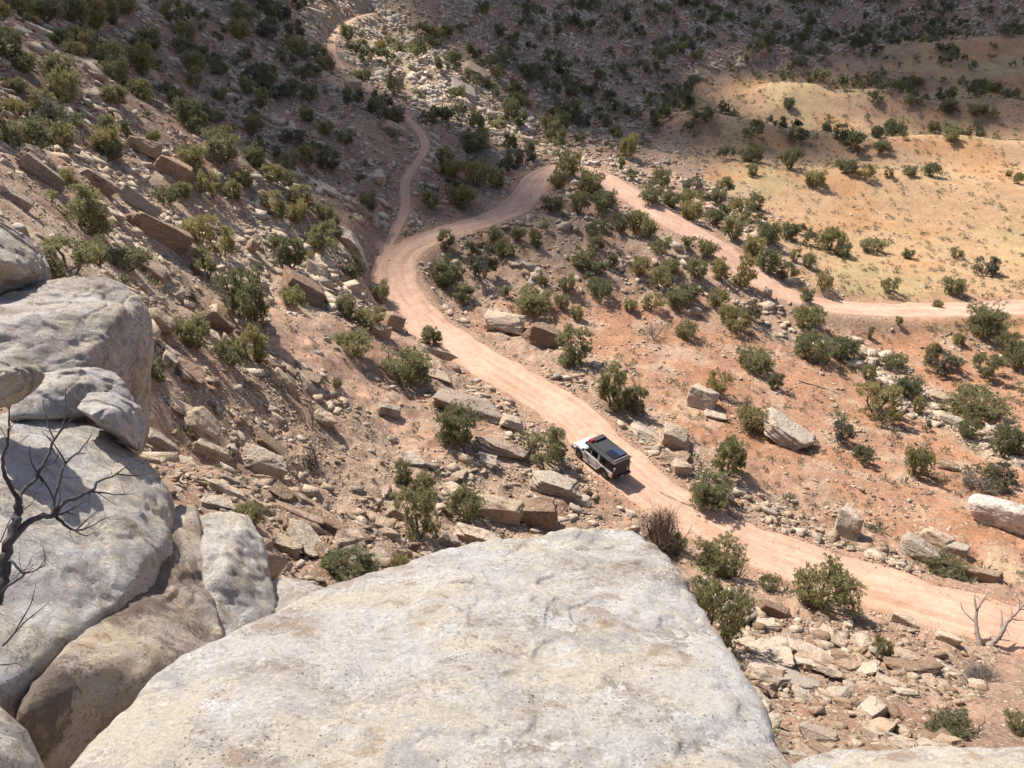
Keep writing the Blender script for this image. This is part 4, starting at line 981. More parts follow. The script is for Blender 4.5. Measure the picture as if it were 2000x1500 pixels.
# ------------------------------------------------------------------ junipers picked out of the photograph: foot (u, v), width, height, kind
TREES = """
1622 492 60 56 round|1644 504 30 36 upright|1700 494 52 34 low|1772 506 22 22 round|1864 506 30 26 open|1921 537 48 44 grey|1605 569 36 42 open|1735 574 38 36 open|1860 575 42 40 round|1498 532 48 50 round
1536 547 42 38 open|1577 524 28 32 round|1552 512 22 28 upright|1405 546 32 46 upright|1360 546 44 48 round|1450 562 42 72 upright|1380 506 42 42 round|1575 642 64 54 round|1574 592 30 30 round|1340 660 46 38 low
1472 724 72 54 round|1440 652 50 42 open|1325 602 52 46 round|1585 704 88 62 low|1640 702 62 48 round|1512 762 28 38 upright|1400 772 50 58 open|1465 842 58 58 round|1415 932 70 88 upright|1388 988 92 68 round
1712 818 92 88 open|1790 808 22 38 upright|1770 777 56 52 round|1695 744 30 36 upright|1745 722 52 34 low|1640 862 46 48 grey|1898 812 112 70 low|1788 930 58 72 round|1680 906 42 42 upright|1960 892 60 70 round
1952 946 56 46 grey|1920 657 78 70 round|1870 674 26 26 round|1695 662 14 28 upright|1754 636 13 19 upright|1838 728 72 52 grey|1815 710 28 50 upright|1922 738 62 62 open|1982 722 56 66 round|1960 690 40 52 open
1915 952 84 56 grey|872 490 36 42 upright|872 563 60 62 round|902 592 46 42 upright|942 547 62 72 grey|970 487 36 46 upright|1048 482 30 40 upright|1042 612 78 56 round|1098 606 30 36 round|1126 626 28 32 upright
1115 714 72 86 upright|1108 572 36 36 round|1172 582 56 42 low|1275 604 44 34 open|838 682 52 50 upright|694 699 86 58 round|794 748 94 76 round|724 642 58 52 round|742 592 48 48 round|680 622 40 52 upright
895 868 82 84 round|1062 908 88 86 open|1198 802 60 100 upright|1236 812 46 66 upright|786 946 36 52 upright|832 962 42 50 upright|822 1054 92 126 open|912 1018 72 72 round|1382 1276 132 170 open|1402 1122 92 82 round
1600 1190 122 102 round|690 1152 112 92 upright|782 1118 40 40 low|490 1026 58 50 low|452 716 58 60 round|500 712 56 80 upright|380 682 66 76 round|312 747 36 60 upright|406 547 56 66 open|436 502 56 68 open
386 476 76 64 round|138 548 126 92 open|255 532 84 56 low|150 440 112 88 open|190 462 70 60 round|60 292 86 72 round|214 305 54 62 round|222 316 52 46 round|378 334 54 54 round|475 368 42 42 round
592 412 46 52 upright|632 492 62 58 open|693 547 44 58 grey|574 602 50 46 low|300 280 30 28 round|140 372 36 46 upright|328 398 60 40 low|360 390 40 36 round|420 470 40 36 grey|460 395 34 46 upright
122 164 58 58 round|212 137 50 38 round|276 142 42 56 upright|298 98 44 46 round|140 94 44 38 round|170 112 40 38 round|52 146 48 42 round|381 146 46 48 round|364 76 48 32 low|470 78 46 42 round
470 36 38 38 round|430 198 30 28 round|487 186 34 38 upright|350 212 34 40 round|227 206 52 42 round|84 224 48 56 upright|424 242 38 28 low|498 268 42 46 round|602 238 32 30 round|637 264 30 30 round
676 284 38 30 round|547 202 36 38 grey|574 288 52 38 grey|500 326 42 48 round|434 288 42 46 round|377 324 56 46 round|20 118 60 56 round|90 50 80 50 round|190 40 50 46 round|250 30 40 36 round
710 160 40 26 round|745 105 26 26 round|680 80 30 34 round|850 80 40 26 round|842 410 40 40 round|905 410 60 56 round|930 365 50 56 round|970 370 40 44 round|880 350 50 40 round|925 300 60 48 round
870 330 36 44 upright|1000 330 36 40 upright|1108 345 58 54 round|1150 385 50 60 round|1090 370 40 40 round|1130 420 36 50 round|1180 410 46 44 round|1210 455 40 40 round|1080 415 44 36 round|1240 450 46 42 round
1270 400 50 40 round|1310 405 40 36 round|1350 430 44 46 round|1395 440 40 36 round|1430 470 46 50 round|1470 500 40 44 round|1400 400 36 34 round|1450 415 40 36 open|1340 400 34 32 round|1500 470 36 34 round
1540 470 40 40 round|1290 500 44 40 open|1250 540 40 42 round|1310 540 40 36 round|1345 585 40 38 round|1160 500 34 40 upright|1010 470 30 34 round|1230 610 30 26 round|1400 600 44 40 round|1420 630 40 40 low
1590 365 40 36 round|1690 350 30 32 open|1655 340 36 34 round|1735 348 20 20 upright|1775 345 32 22 round|1815 345 32 30 round|1470 345 20 26 upright|1970 345 14 12 upright|1985 360 20 26 round|1905 230 40 26 round
1940 180 30 22 round|1850 220 36 26 round|1785 170 40 20 low|1710 270 26 26 round|1755 262 20 20 round|1640 275 30 34 upright|1720 300 40 20 round|1820 258 24 22 round|1855 280 34 28 round|1540 215 24 24 round
800 950 20 22 low|1500 1152 46 34 low|1840 1120 80 34 low|1720 1285 34 46 upright|1850 1440 90 60 low|1990 1430 60 46 low|1830 600 20 16 low|1320 1080 40 44 open|480 610 30 26 low|600 510 30 22 low|660 760 20 26 low|1060 560 24 22 round
""".replace('\n', '|')
N_BASE = {'round': 'juniper', 'upright': 'juniper', 'open': 'juniper', 'low': 'juniper', 'grey': 'juniper'}

def put_juniper(x, y, z, W, H, kind, rs):
    ps = PROTO[kind]; p = ps[rs.randint(len(ps))]
    root = thing('juniper', (x, y, z - 0.03 * H), rs.uniform(0, 6.28))
    root.scale = (W * p['sxy'], W * p['sxy'], H * p['sz'])
    t = bpy.data.objects.new('trunk', p['trunk']); COL.objects.link(t); t.parent = root
    c = bpy.data.objects.new('crown', p['crown']); COL.objects.link(c); c.parent = root
    return root

trees = [t.split() for t in TREES.split('|') if t.strip()]
tu = np.array([float(t[0]) for t in trees]); tv = np.array([float(t[1]) for t in trees])
TP = hit(tu, tv - 1)
for t, P in zip(trees, TP):
    if np.isnan(P).any(): continue
    u, v, w, h = map(float, t[:4])
    d = np.linalg.norm(P - np.array([0, 0, CAM_Z])); m = d / math.hypot(FPX, math.hypot(u - 1000, v - 750))
    dep = math.asin((CAM_Z - P[2]) / d)
    W = w * m * 1.06
    H = max(0.55 * W if t[4] != 'low' else 0.4 * W, (h * m - 0.30 * W * math.sin(dep)) / math.cos(dep))
    back = 0.12 * W
    ux, uy = P[0] / np.hypot(P[0], P[1]), P[1] / np.hypot(P[0], P[1])
    x, y = P[0] + ux * back, P[1] + uy * back
    o = put_juniper(x, y, float(ground_z(np.array([x]), np.array([y]))[0]), W, H, t[4], R)
    ALL.append(dict(o=o, kind='juniper', shape=t[4], u=u, v=v - h * 0.45, px=w, H=H, W=W, x=x, y=y))
    PLACED.append((x, y, 0.45 * W))

BARES = [(1290, 1072, 112, 112, 0, 'large leafless brown shrub with dense upright twigs at the road edge', 'brown'), (606, 838, 60, 84, 1, 'leafless grey shrub with straight upward twigs in the left scree', 'dead'),
         (618, 912, 62, 74, 2, 'dark leafless shrub below the grey twiggy one', 'char'), (1278, 658, 62, 44, 1, 'bare grey spreading shrub on the red dirt above the pale wash', 'dead'), (1856, 1428, 112, 96, 2, 'bare dark branching shrub rising from green leaves at bottom right', 'char'),
         (1440, 1128, 40, 66, 2, 'dark dead stump with twisted bare limbs by the near road edge', 'char'), (700, 540, 30, 40, 1, 'small dark bare shrub beside the road bend', 'char'), (1910, 960, 90, 50, 1, 'low tangle of grey twigs behind the smooth rounded boulder', 'dead'),
         (1640, 868, 42, 40, 1, 'small bare shrub right of the stacked-board slab', 'char'), (1912, 1330, 84, 46, 0, 'low grey leafless bush beneath the bleached snags', 'dead'),
         (385, 590, 46, 52, 2, 'dark bare shrub between the pale shelf and the grey boulder', 'char'), (460, 640, 36, 36, 1, 'small brown bare shrub by the open strip on the left slope', 'dead'), (640, 1000, 26, 40, 2, 'thin bare shrub behind the perched table slab', 'char')]
for u, v, w, h, pi, label, mt in BARES:
    P = hit([u], [v - 2])[0]; d = np.linalg.norm(P - np.array([0, 0, CAM_Z])); m = d / math.hypot(FPX, math.hypot(u - 1000, v - 750)); dep = math.asin((CAM_Z - P[2]) / d)
    W = w * m; H = max(0.4 * W, (h * m - 0.25 * W * math.sin(dep)) / math.cos(dep))
    me = BARE[pi]['me'].copy(); me.materials.append(M[mt])
    o = link('bare_shrub', me); o.location = P; o.scale = (W * BARE[pi]['sxy'], W * BARE[pi]['sxy'], H * BARE[pi]['sz']); o.rotation_euler[2] = R.uniform(0, 6)
    tag(o, label, 'shrub'); PLACED.append((P[0], P[1], 0.4 * W))

# ------------------------------------------------------------------ everything scattered: candidates over the ground the camera sees
def cells(r0, r1, per_m2):
    area = 0.5 * (r1 ** 2 - r0 ** 2) * math.radians(84)
    n = R.poisson(area * per_m2)
    a = R.uniform(math.radians(-42), math.radians(42), n); r = np.sqrt(R.uniform(r0 ** 2, r1 ** 2, n))
    x, y = np.sin(a) * r, np.cos(a) * r
    z = ground_z(x, y)
    u, v, f = project(np.stack([x, y, z], 1))
    k = (u > -120) & (u < 2120) & (v > -140) & (v < 1620)
    return x[k], y[k], z[k]
_tk = at_z(1165, 905, 0.1); PLACED += [(_tk[0] + 0.6, _tk[1] + 0.3, 2.2), (_tk[0] - 0.6, _tk[1] + 2.2, 1.8), (_tk[0] + 1.8, _tk[1] - 1.6, 1.8)]
def clear_of(x, y, extra):
    ok = np.ones(len(x), bool)
    for px_, py_, pr in PLACED:
        ok &= (x - px_) ** 2 + (y - py_) ** 2 > (pr + extra) ** 2
    return ok

# trees by kind of ground
def tree_density(Z):
    u, v = Z['u'], Z['v']
    far = inpoly(u, v, [(1040, -100), (2400, -100), (2400, 90), (1900, 80), (1700, 110), (1420, 140), (1320, 200), (1290, 300), (1180, 310), (1080, 270), (1000, 190), (900, 60)], 15)
    midl = inpoly(u, v, [(640, 60), (900, 60), (1080, 270), (1100, 330), (1020, 350), (980, 440), (760, 440), (830, 300), (760, 200)], 15)
    lefth = inpoly(u, v, [(-200, -100), (620, -100), (700, 170), (800, 250), (760, 450), (500, 440), (-200, 250)], 20)
    spur = inpoly(u, v, [(1090, 330), (1150, 340), (1300, 440), (1430, 520), (1560, 620), (1450, 640), (1280, 590), (1000, 600), (850, 540), (860, 490), (1040, 420)], 12)
    hedge = inpoly(u, v, [(1160, 320), (1300, 340), (1420, 390), (1560, 450), (1600, 520), (1500, 545), (1380, 450), (1230, 370)], 10)
    ridge_ = inpoly(u, v, [(1300, 130), (2400, 60), (2400, 300), (1900, 300), (1450, 300), (1300, 290)], 15)
    wash = inpoly(u, v, [(1450, 610), (1560, 640), (1800, 780), (1950, 860), (2100, 960), (2000, 980), (1800, 880), (1600, 760), (1440, 660)], 12)
    bowl = inpoly(u, v, [(2100, 640), (1880, 640), (1800, 720), (1850, 800), (2100, 900)], 15)
    band = inpoly(u, v, [(1780, 110), (2400, 130), (2400, 150), (1780, 135)], 8) + inpoly(u, v, [(1700, 205), (2400, 250), (2400, 232), (1700, 190)], 7) + inpoly(u, v, [(1500, 160), (1760, 185), (1760, 170), (1500, 146)], 7) + inpoly(u, v, [(1400, 320), (1640, 345), (1640, 330), (1400, 300)], 7)
    return 0.080 * far + 0.060 * midl + 0.085 * lefth + 0.078 * spur + 0.010 * Z['left'] + 0.012 * Z['hill'] + 0.050 * hedge + 0.030 * ridge_ + 0.06 * np.clip(band, 0, 1) + 0.016 * wash + 0.006 * bowl
x, y, z = cells(45, 345, 0.10)
Z = zones(x, y, z)
dn = tree_density(Z)
keep = (R.rand(len(x)) < dn / 0.10) & (road_dist(x, y) > 1.6) & clear_of(x, y, 0.9)
x, y, z = x[keep], y[keep], z[keep]
u, v, f = Z['u'][keep], Z['v'][keep], Z['f'][keep]
grow = np.where(y > 150, 1.12, 1.0)
W = (0.7 + 3.1 * R.rand(len(x)) ** 1.9) * grow; H = W * R.uniform(0.8, 1.25, len(x))
sel, pts = [], []
order = R.permutation(len(x))
gridhash = {}
for i in order:
    key = (int(x[i] // 3), int(y[i] // 3)); bad = False
    for a in (-1, 0, 1):
        for b in (-1, 0, 1):
            for j in gridhash.get((key[0] + a, key[1] + b), ()):
                if (x[i] - x[j]) ** 2 + (y[i] - y[j]) ** 2 < (0.30 * (W[i] + W[j])) ** 2: bad = True
    if not bad: gridhash.setdefault(key, []).append(i); sel.append(i)
sel = np.array(sel)
pxw = W[sel] * FPX / f[sel] * ((u[sel] > 0) & (u[sel] < 2000) & (v[sel] > 8))
sel = sel[np.argsort(-pxw)]
n_single = max(0, 296 - len(ALL))
print('trees: by hand', len(ALL), 'scattered', len(sel))
for i in sel[:n_single]:
    kind = ['round', 'round', 'round', 'upright', 'open', 'low', 'grey'][R.randint(7)]
    o = put_juniper(x[i], y[i], z[i], W[i], H[i], kind, R)
    ALL.append(dict(o=o, kind='juniper', shape=kind, u=u[i], v=v[i] - 0.4 * H[i] * FPX / f[i], px=W[i] * FPX / f[i], H=H[i], W=W[i], x=x[i], y=y[i]))
# the rest of the woodland as one mass, each crown still a leafy clump of its own
def far_woods(idx):
    rs = np.random.RandomState(99); Vs, Ts = [], []
    for i in idx:
        n = int(np.clip(90 * (W[i] * FPX / f[i] / 8.0) ** 1.2, 110, 420))
        nc = rs.randint(5, 10)
        cc = rs.normal(0, 0.24, (nc, 3)); cc[:, 2] = rs.uniform(0.22, 0.85, nc); cr = rs.uniform(0.14, 0.27, nc); ct = rs.uniform(0, 0.75, nc)
        k = rs.randint(nc, size=n)
        dr = rs.normal(size=(n, 3)); dr /= np.linalg.norm(dr, axis=1)[:, None]
        P = cc[k] + dr * (cr[k] * (0.4 + 0.6 * rs.rand(n)))[:, None]
        ax = dr * 0.6 + np.array([0, 0, 0.6]) + rs.normal(0, 0.4, (n, 3)); ax /= np.linalg.norm(ax, axis=1)[:, None]
        V, Q = leaf_quads(rs, P, ax, rs.uniform(0.10, 0.20, n), rs.uniform(0.03, 0.055, n))
        V = np.maximum(V * np.array([W[i], W[i], H[i]]), [-99, -99, -0.1]) + np.array([x[i], y[i], z[i]])
        Vs.append(V); Ts.append(np.repeat(np.clip(ct[k] + 0.3 * rs.rand(n) + rs.uniform(-0.12, 0.12), 0, 1), 4))
    V = np.vstack(Vs)
    me = np_mesh('distant_junipers', V, quads=np.arange(len(V)).reshape(-1, 4), attrs={'tone': np.concatenate(Ts)})
    tag(link('distant_junipers', me, M['leaf_far']), 'dark green far-off juniper woodland dotted over the shaded canyon slopes', 'woodland', kind='stuff')
if len(sel) > n_single: far_woods(sel[n_single:])

# ---- loose stone: the largest as boulders of their own, the rest as rubble
def stone_density(Z):
    d = 0.6 + 1.5 * Z['left'] + 1.7 * Z['hill'] + 1.9 * Z['heavy'] + 0.9 * Z['dark'] + 2.2 * Z['berm'] + 1.3 * Z['gleam'] + 1.6 * Z['wash'] + 1.6 * Z['rim']
    d = d * (1 - 0.97 * Z['meadow']) * (1 - 0.72 * Z['red'] * (1 - np.maximum(Z['berm'], Z['wash']))) * (1 - 0.95 * Z['strip'])
    return d
sx, sy, sz, ss, st = [], [], [], [], []
for r0, r1 in ((1.5, 9), (9, 16), (16, 24), (24, 34), (34, 48), (48, 66), (66, 90), (90, 125), (125, 170), (170, 230), (230, 330)):
    smin = max(0.10, 3.6 * (r0 + r1) / 2 / FPX) if r1 > 40 else (0.10 if r0 > 5 else 0.035)
    D = 7.0 * (0.3 / smin) ** 1.6
    D = min(D, 40.0)
    xx, yy, zz = cells(r0, r1, D * 1.35)
    Zz = zones(xx, yy, zz)
    patch = np.clip(0.55 + 1.7 * n2(xx, yy, 6.0, 3, 88), 0.12, 2.0)
    rd = road_dist(xx, yy)
    k = (R.rand(len(xx)) < stone_density(Zz) * patch / 4.0) & (rd > np.where(R.rand(len(xx)) < 0.12, -0.9, -0.05))
    xx, yy, zz = xx[k], yy[k], zz[k]
    s = smin * (1 - R.rand(len(xx)) * 0.992) ** (-1 / 1.85)
    s = np.minimum(s, np.where(yy > 120, 1.0, 1.5) + 0.7 * R.rand(len(s)) ** 3)
    s = np.where((rd[k] < 0.4) & (s > 0.25), 0.2, s); s = np.where((Zz['meadow'][k] > 0.4) | ((Zz['red'][k] > 0.6) & (Zz['wash'][k] < 0.3) & (Zz['berm'][k] < 0.3)), np.minimum(s, 0.45), s)
    if r0 < 5: s = np.minimum(s, 0.22)
    s = np.where(Zz['gleam'][k] > 0.5, s * 1.25, s); s = np.where(Zz['rim'][k] > 0.5, s * 1.0, s); s = np.where(Zz['heavy'][k] > 0.5, s * 1.25, s); s = s * np.clip(1 + 0.7 * n2(xx, yy, 8, 2, 99), 0.55, 1.7)
    s = np.minimum(s, np.maximum(0.18, 0.25 + 1.3 * (rd[k] - 0.2)))
    sx.append(xx); sy.append(yy); sz.append(zz); ss.append(s)
    tn = R.beta(2, 2, len(xx)); tn = np.where((Zz['heavy'][k] > 0.5) & (R.rand(len(xx)) < 0.6), R.uniform(0, 0.35, len(xx)), tn); tn = np.where(Zz['hill'][k] > 0.5, R.uniform(0.35, 0.8, len(xx)), tn); tn = np.where((Zz['left'][k] > 0.5) & (R.rand(len(xx)) < 0.3), R.uniform(0, 0.3, len(xx)), tn); tn = np.where(Zz['red'][k] > 0.5, R.rand(len(xx)), tn); tn = np.where((Zz['wash'][k] + Zz['gleam'][k]) > 0.5, R.uniform(0.4, 0.85, len(xx)), tn)  # paler stones in the hill and gleam zones imitate sunlight there
    st.append(tn)
sx, sy, sz, ss, st = map(np.concatenate, (sx, sy, sz, ss, st))
su, sv, sf = project(np.stack([sx, sy, sz], 1))
ok = np.ones(len(sx), bool)
bigm = ss > 0.3
ok[bigm] = clear_of(sx[bigm], sy[bigm], 0.1)
sx, sy, sz, ss, st, su, sv, sf = [a[ok] for a in (sx, sy, sz, ss, st, su, sv, sf)]
spx = ss * FPX / sf * ((su > 5) & (su < 1995) & (sv > 5) & (sv < 1490))
# leave out what the ledge boulders hide
hid = inpoly(su, sv, [(0, 430), (110, 540), (300, 600), (300, 760), (390, 1000), (520, 1060), (640, 1160), (800, 1110), (1230, 1060), (1320, 1180), (1500, 1500), (0, 1500)], 1) > 0.5
spx = np.where(hid, 0, spx)
print('stones', len(sx), 'hidden', int(hid.sum()))
gxx, gyy = slope_at(sx, sy)
def stone_frame(i, rs):
    n = np.array([-gxx[i] * 0.8, -gyy[i] * 0.8, 1.0]) + rs.normal(0, 0.20, 3); n /= np.linalg.norm(n)
    dh = np.array([-gxx[i], -gyy[i], 0]) + 1e-4; a = math.atan2(dh[1], dh[0]) + rs.normal(0, 0.75)
    e = np.array([math.cos(a), math.sin(a), 0]); e -= n * (e @ n); e /= np.linalg.norm(e)
    return np.stack([e, np.cross(n, e), n], 1)
SHAPES_BIG = [rock_shape(200 + k, 6, 3 + k % 5, [120, 80, 140, 60][k % 4], 0.03, [0.0, 0.05, 0.09, 0.03][k % 4]) for k in range(18)]
BIGM = [np_mesh('boulder', V * 0.5, tris=F, smooth_on=True) for k, (V, F) in enumerate(SHAPES_BIG)]
for me in BIGM: me.materials.append(M['rock'])
order = np.argsort(-spx)
N_BOULD = 200
sing = order[:N_BOULD]
for i in sing:
    a = stone_frame(i, R); k = R.randint(len(BIGM))
    w, d, h = ss[i] * R.uniform(0.95, 1.3), ss[i] * R.uniform(0.6, 0.95), ss[i] * R.uniform(0.25, 0.62)
    o = link('boulder', BIGM[k])
    o.matrix_world = Matrix.Translation((sx[i], sy[i], sz[i] + h * 0.22)) @ Matrix((a * np.array([w, d, h])).tolist()).to_4x4()
    ALL.append(dict(o=o, kind='rock', shape='slab' if h / w < 0.32 else 'block', u=su[i], v=sv[i], px=spx[i], W=w, H=h, x=sx[i], y=sy[i]))
def rubble(idx):
    rs = np.random.RandomState(5)
    lo = [hull_rock(400 + k, 0) for k in range(24)]; hi = [hull_rock(500 + k, 6) for k in range(24)]
    Vs, Fs, Ts, base = [], [], [], 0
    N = len(idx)
    n = np.stack([-gxx[idx] * 0.8, -gyy[idx] * 0.8, np.ones(N)], 1) + rs.normal(0, 0.28, (N, 3)); n /= np.linalg.norm(n, axis=1)[:, None]
    a = np.arctan2(-gyy[idx], -gxx[idx]) + rs.normal(0, 0.8, N)
    e = np.stack([np.cos(a), np.sin(a), 0 * a], 1); e -= n * (e * n).sum(1)[:, None]; e /= np.linalg.norm(e, axis=1)[:, None]
    b = np.cross(n, e)
    w = ss[idx] * rs.uniform(0.9, 1.35, N) / 2; d = ss[idx] * rs.uniform(0.55, 0.95, N) / 2; h = ss[idx] * rs.uniform(0.22, 0.6, N) / 2
    B = np.stack([e * w[:, None], b * d[:, None], n * h[:, None]], 1)       # rows: local axes
    O = np.stack([sx[idx], sy[idx], sz[idx] + h * 0.35], 1)
    px = ss[idx] * FPX / sf[idx]
    pick = rs.randint(24, size=N)
    for protos, m in ((lo, px < 9), (hi, px >= 9)):
        for k in range(24):
            q = np.where(m & (pick == k))[0]
            if len(q) == 0: continue
            V, F = protos[k]
            VV = np.einsum('vk,nkc->nvc', V, B[q]) + O[q][:, None]
            nv = len(V)
            Vs.append(VV.reshape(-1, 3)); Fs.append((F[None] + (np.arange(len(q)) * nv)[:, None, None] + base).reshape(-1, 3))
            Ts.append(np.repeat(st[idx][q], nv)); base += nv * len(q)
    me = np_mesh('rubble', np.vstack(Vs), tris=np.vstack(Fs), attrs={'tint': np.concatenate(Ts)})
    tag(link('rubble', me, M['rubble']), 'tan and brown broken sandstone rubble strewn over the slopes', 'rubble', kind='stuff')
rubble(order[N_BOULD:])

# ---- low sagebrush and dry grass tufts
def tufts():
    rs = np.random.RandomState(31); X, Y, Zs, S = [], [], [], []
    for r0, r1, per in ((16, 40, 0.5), (40, 75, 0.95), (75, 120, 0.85), (120, 260, 0.36)):
        xx, yy, zz = cells(r0, r1, per)
        Zz = zones(xx, yy, zz)
        d = 0.30 + 0.6 * Zz['red'] + 1.2 * Zz['meadow'] + 0.7 * Zz['strip'] + 0.2 * Zz['gleam'] - 0.15 * Zz['dark']
        k = (R.rand(len(xx)) < d * np.clip(0.6 + 1.1 * n2(xx, yy, 9, 2, 17), 0.05, 1.4)) & (road_dist(xx, yy) > 0.5)
        X.append(xx[k]); Y.append(yy[k]); Zs.append(zz[k]); S.append((0.16 + 0.36 * rs.rand(k.sum()) ** 1.5) * (1.15 if r0 > 100 else 1) * (1 + 0.5 * (rs.rand(k.sum()) < 0.12)))
    X, Y, Zs, S = map(np.concatenate, (X, Y, Zs, S))
    uu, vv, ff = project(np.stack([X, Y, Zs], 1))
    n = 26; N = len(X)
    dr = rs.normal(size=(N, n, 3)); dr[..., 2] = np.abs(dr[..., 2]) * 0.9 + 0.15; dr /= np.linalg.norm(dr, axis=2)[..., None]
    P = (np.stack([X, Y, Zs], 1)[:, None] + dr * (S[:, None, None] * rs.uniform(0.25, 0.85, (N, n, 1)))).reshape(-1, 3)
    ax = (dr + rs.normal(0, 0.25, dr.shape) + np.array([0, 0, 0.4])).reshape(-1, 3); ax /= np.linalg.norm(ax, axis=1)[:, None]
    L = np.repeat(S, n) * rs.uniform(0.35, 0.7, N * n); Wd = np.repeat(S, n) * rs.uniform(0.05, 0.12, N * n)
    V, Q = leaf_quads(rs, P, ax, L, Wd)
    tone = np.repeat(np.clip(np.where(rs.rand(N) < 0.25, rs.uniform(0.7, 1.0, N), rs.uniform(0, 0.6, N)), 0, 1), n)
    me = np_mesh('sagebrush', V, quads=Q, attrs={'tone': np.repeat(tone, 4)})
    tag(link('sagebrush', me, M['sage']), 'low grey-green sagebrush and dry grass tufts dotting the red soil and meadow', 'sagebrush', kind='stuff')
    print('tufts', N)
tufts()
# ------------------------------------------------------------------ the pickup with its camper
def bm_obj(name, bm, mat, parent, bev=0.0, seg=2, smooth_on=False):
    if bev > 0:
        bmesh.ops.bevel(bm, geom=[e for e in bm.edges if e.calc_face_angle(0) > 0.35], offset=bev, segments=seg, profile=0.6, affect='EDGES', clamp_overlap=True)
    bmesh.ops.recalc_face_normals(bm, faces=bm.faces[:])
    me = bpy.data.meshes.new(name); bm.to_mesh(me); bm.free()
    if smooth_on:
        for f in me.polygons: f.use_smooth = True
    return link(name, me, mat, parent)
def add_box(bm, x0, x1, y0, y1, z0, z1, rot=None):
    v = [bm.verts.new((x, y, z)) for x in (x0, x1) for y in (y0, y1) for z in (z0, z1)]
    for f in ((0, 1, 3, 2), (4, 6, 7, 5), (0, 4, 5, 1), (2, 3, 7, 6), (0, 2, 6, 4), (1, 5, 7, 3)): bm.faces.new([v[i] for i in f])
    return v
def add_prism(bm, prof, y0, y1, inset=None):
    """side profile (x,z) pulled across y; inset(x,z)->dy narrows it"""
    f = inset or (lambda x, z: 0.0)
    a = [bm.verts.new((x, y0 + f(x, z), z)) for x, z in prof]; b = [bm.verts.new((x, y1 - f(x, z), z)) for x, z in prof]
    n = len(prof)
    bm.faces.new(a[::-1]); bm.faces.new(b)
    for i in range(n): bm.faces.new((a[i], a[(i + 1) % n], b[(i + 1) % n], b[i]))
def box(name, dims, mat, parent, bev=0.01):
    bm = bmesh.new(); add_box(bm, *dims); return bm_obj(name, bm, mat, parent, bev)
def lathe(name, prof, mat, parent, seg=28):
    """profile (y, r) turned about the y axis"""
    bm = bmesh.new(); rings = []
    for y, r in prof: rings.append([bm.verts.new((r * math.cos(2 * math.pi * k / seg), y, r * math.sin(2 * math.pi * k / seg))) for k in range(seg)])
    for a, b in zip(rings, rings[1:]):
        for k in range(seg): bm.faces.new((a[k], a[(k + 1) % seg], b[(k + 1) % seg], b[k]))
    for rg in (rings[0], rings[-1]):
        if (Vector(rg[0].co) - Vector(rg[seg // 2].co)).length > 1e-4: bm.faces.new(rg)
    bmesh.ops.remove_doubles(bm, verts=bm.verts[:], dist=1e-5)
    return bm_obj(name, bm, mat, parent, 0, smooth_on=False)

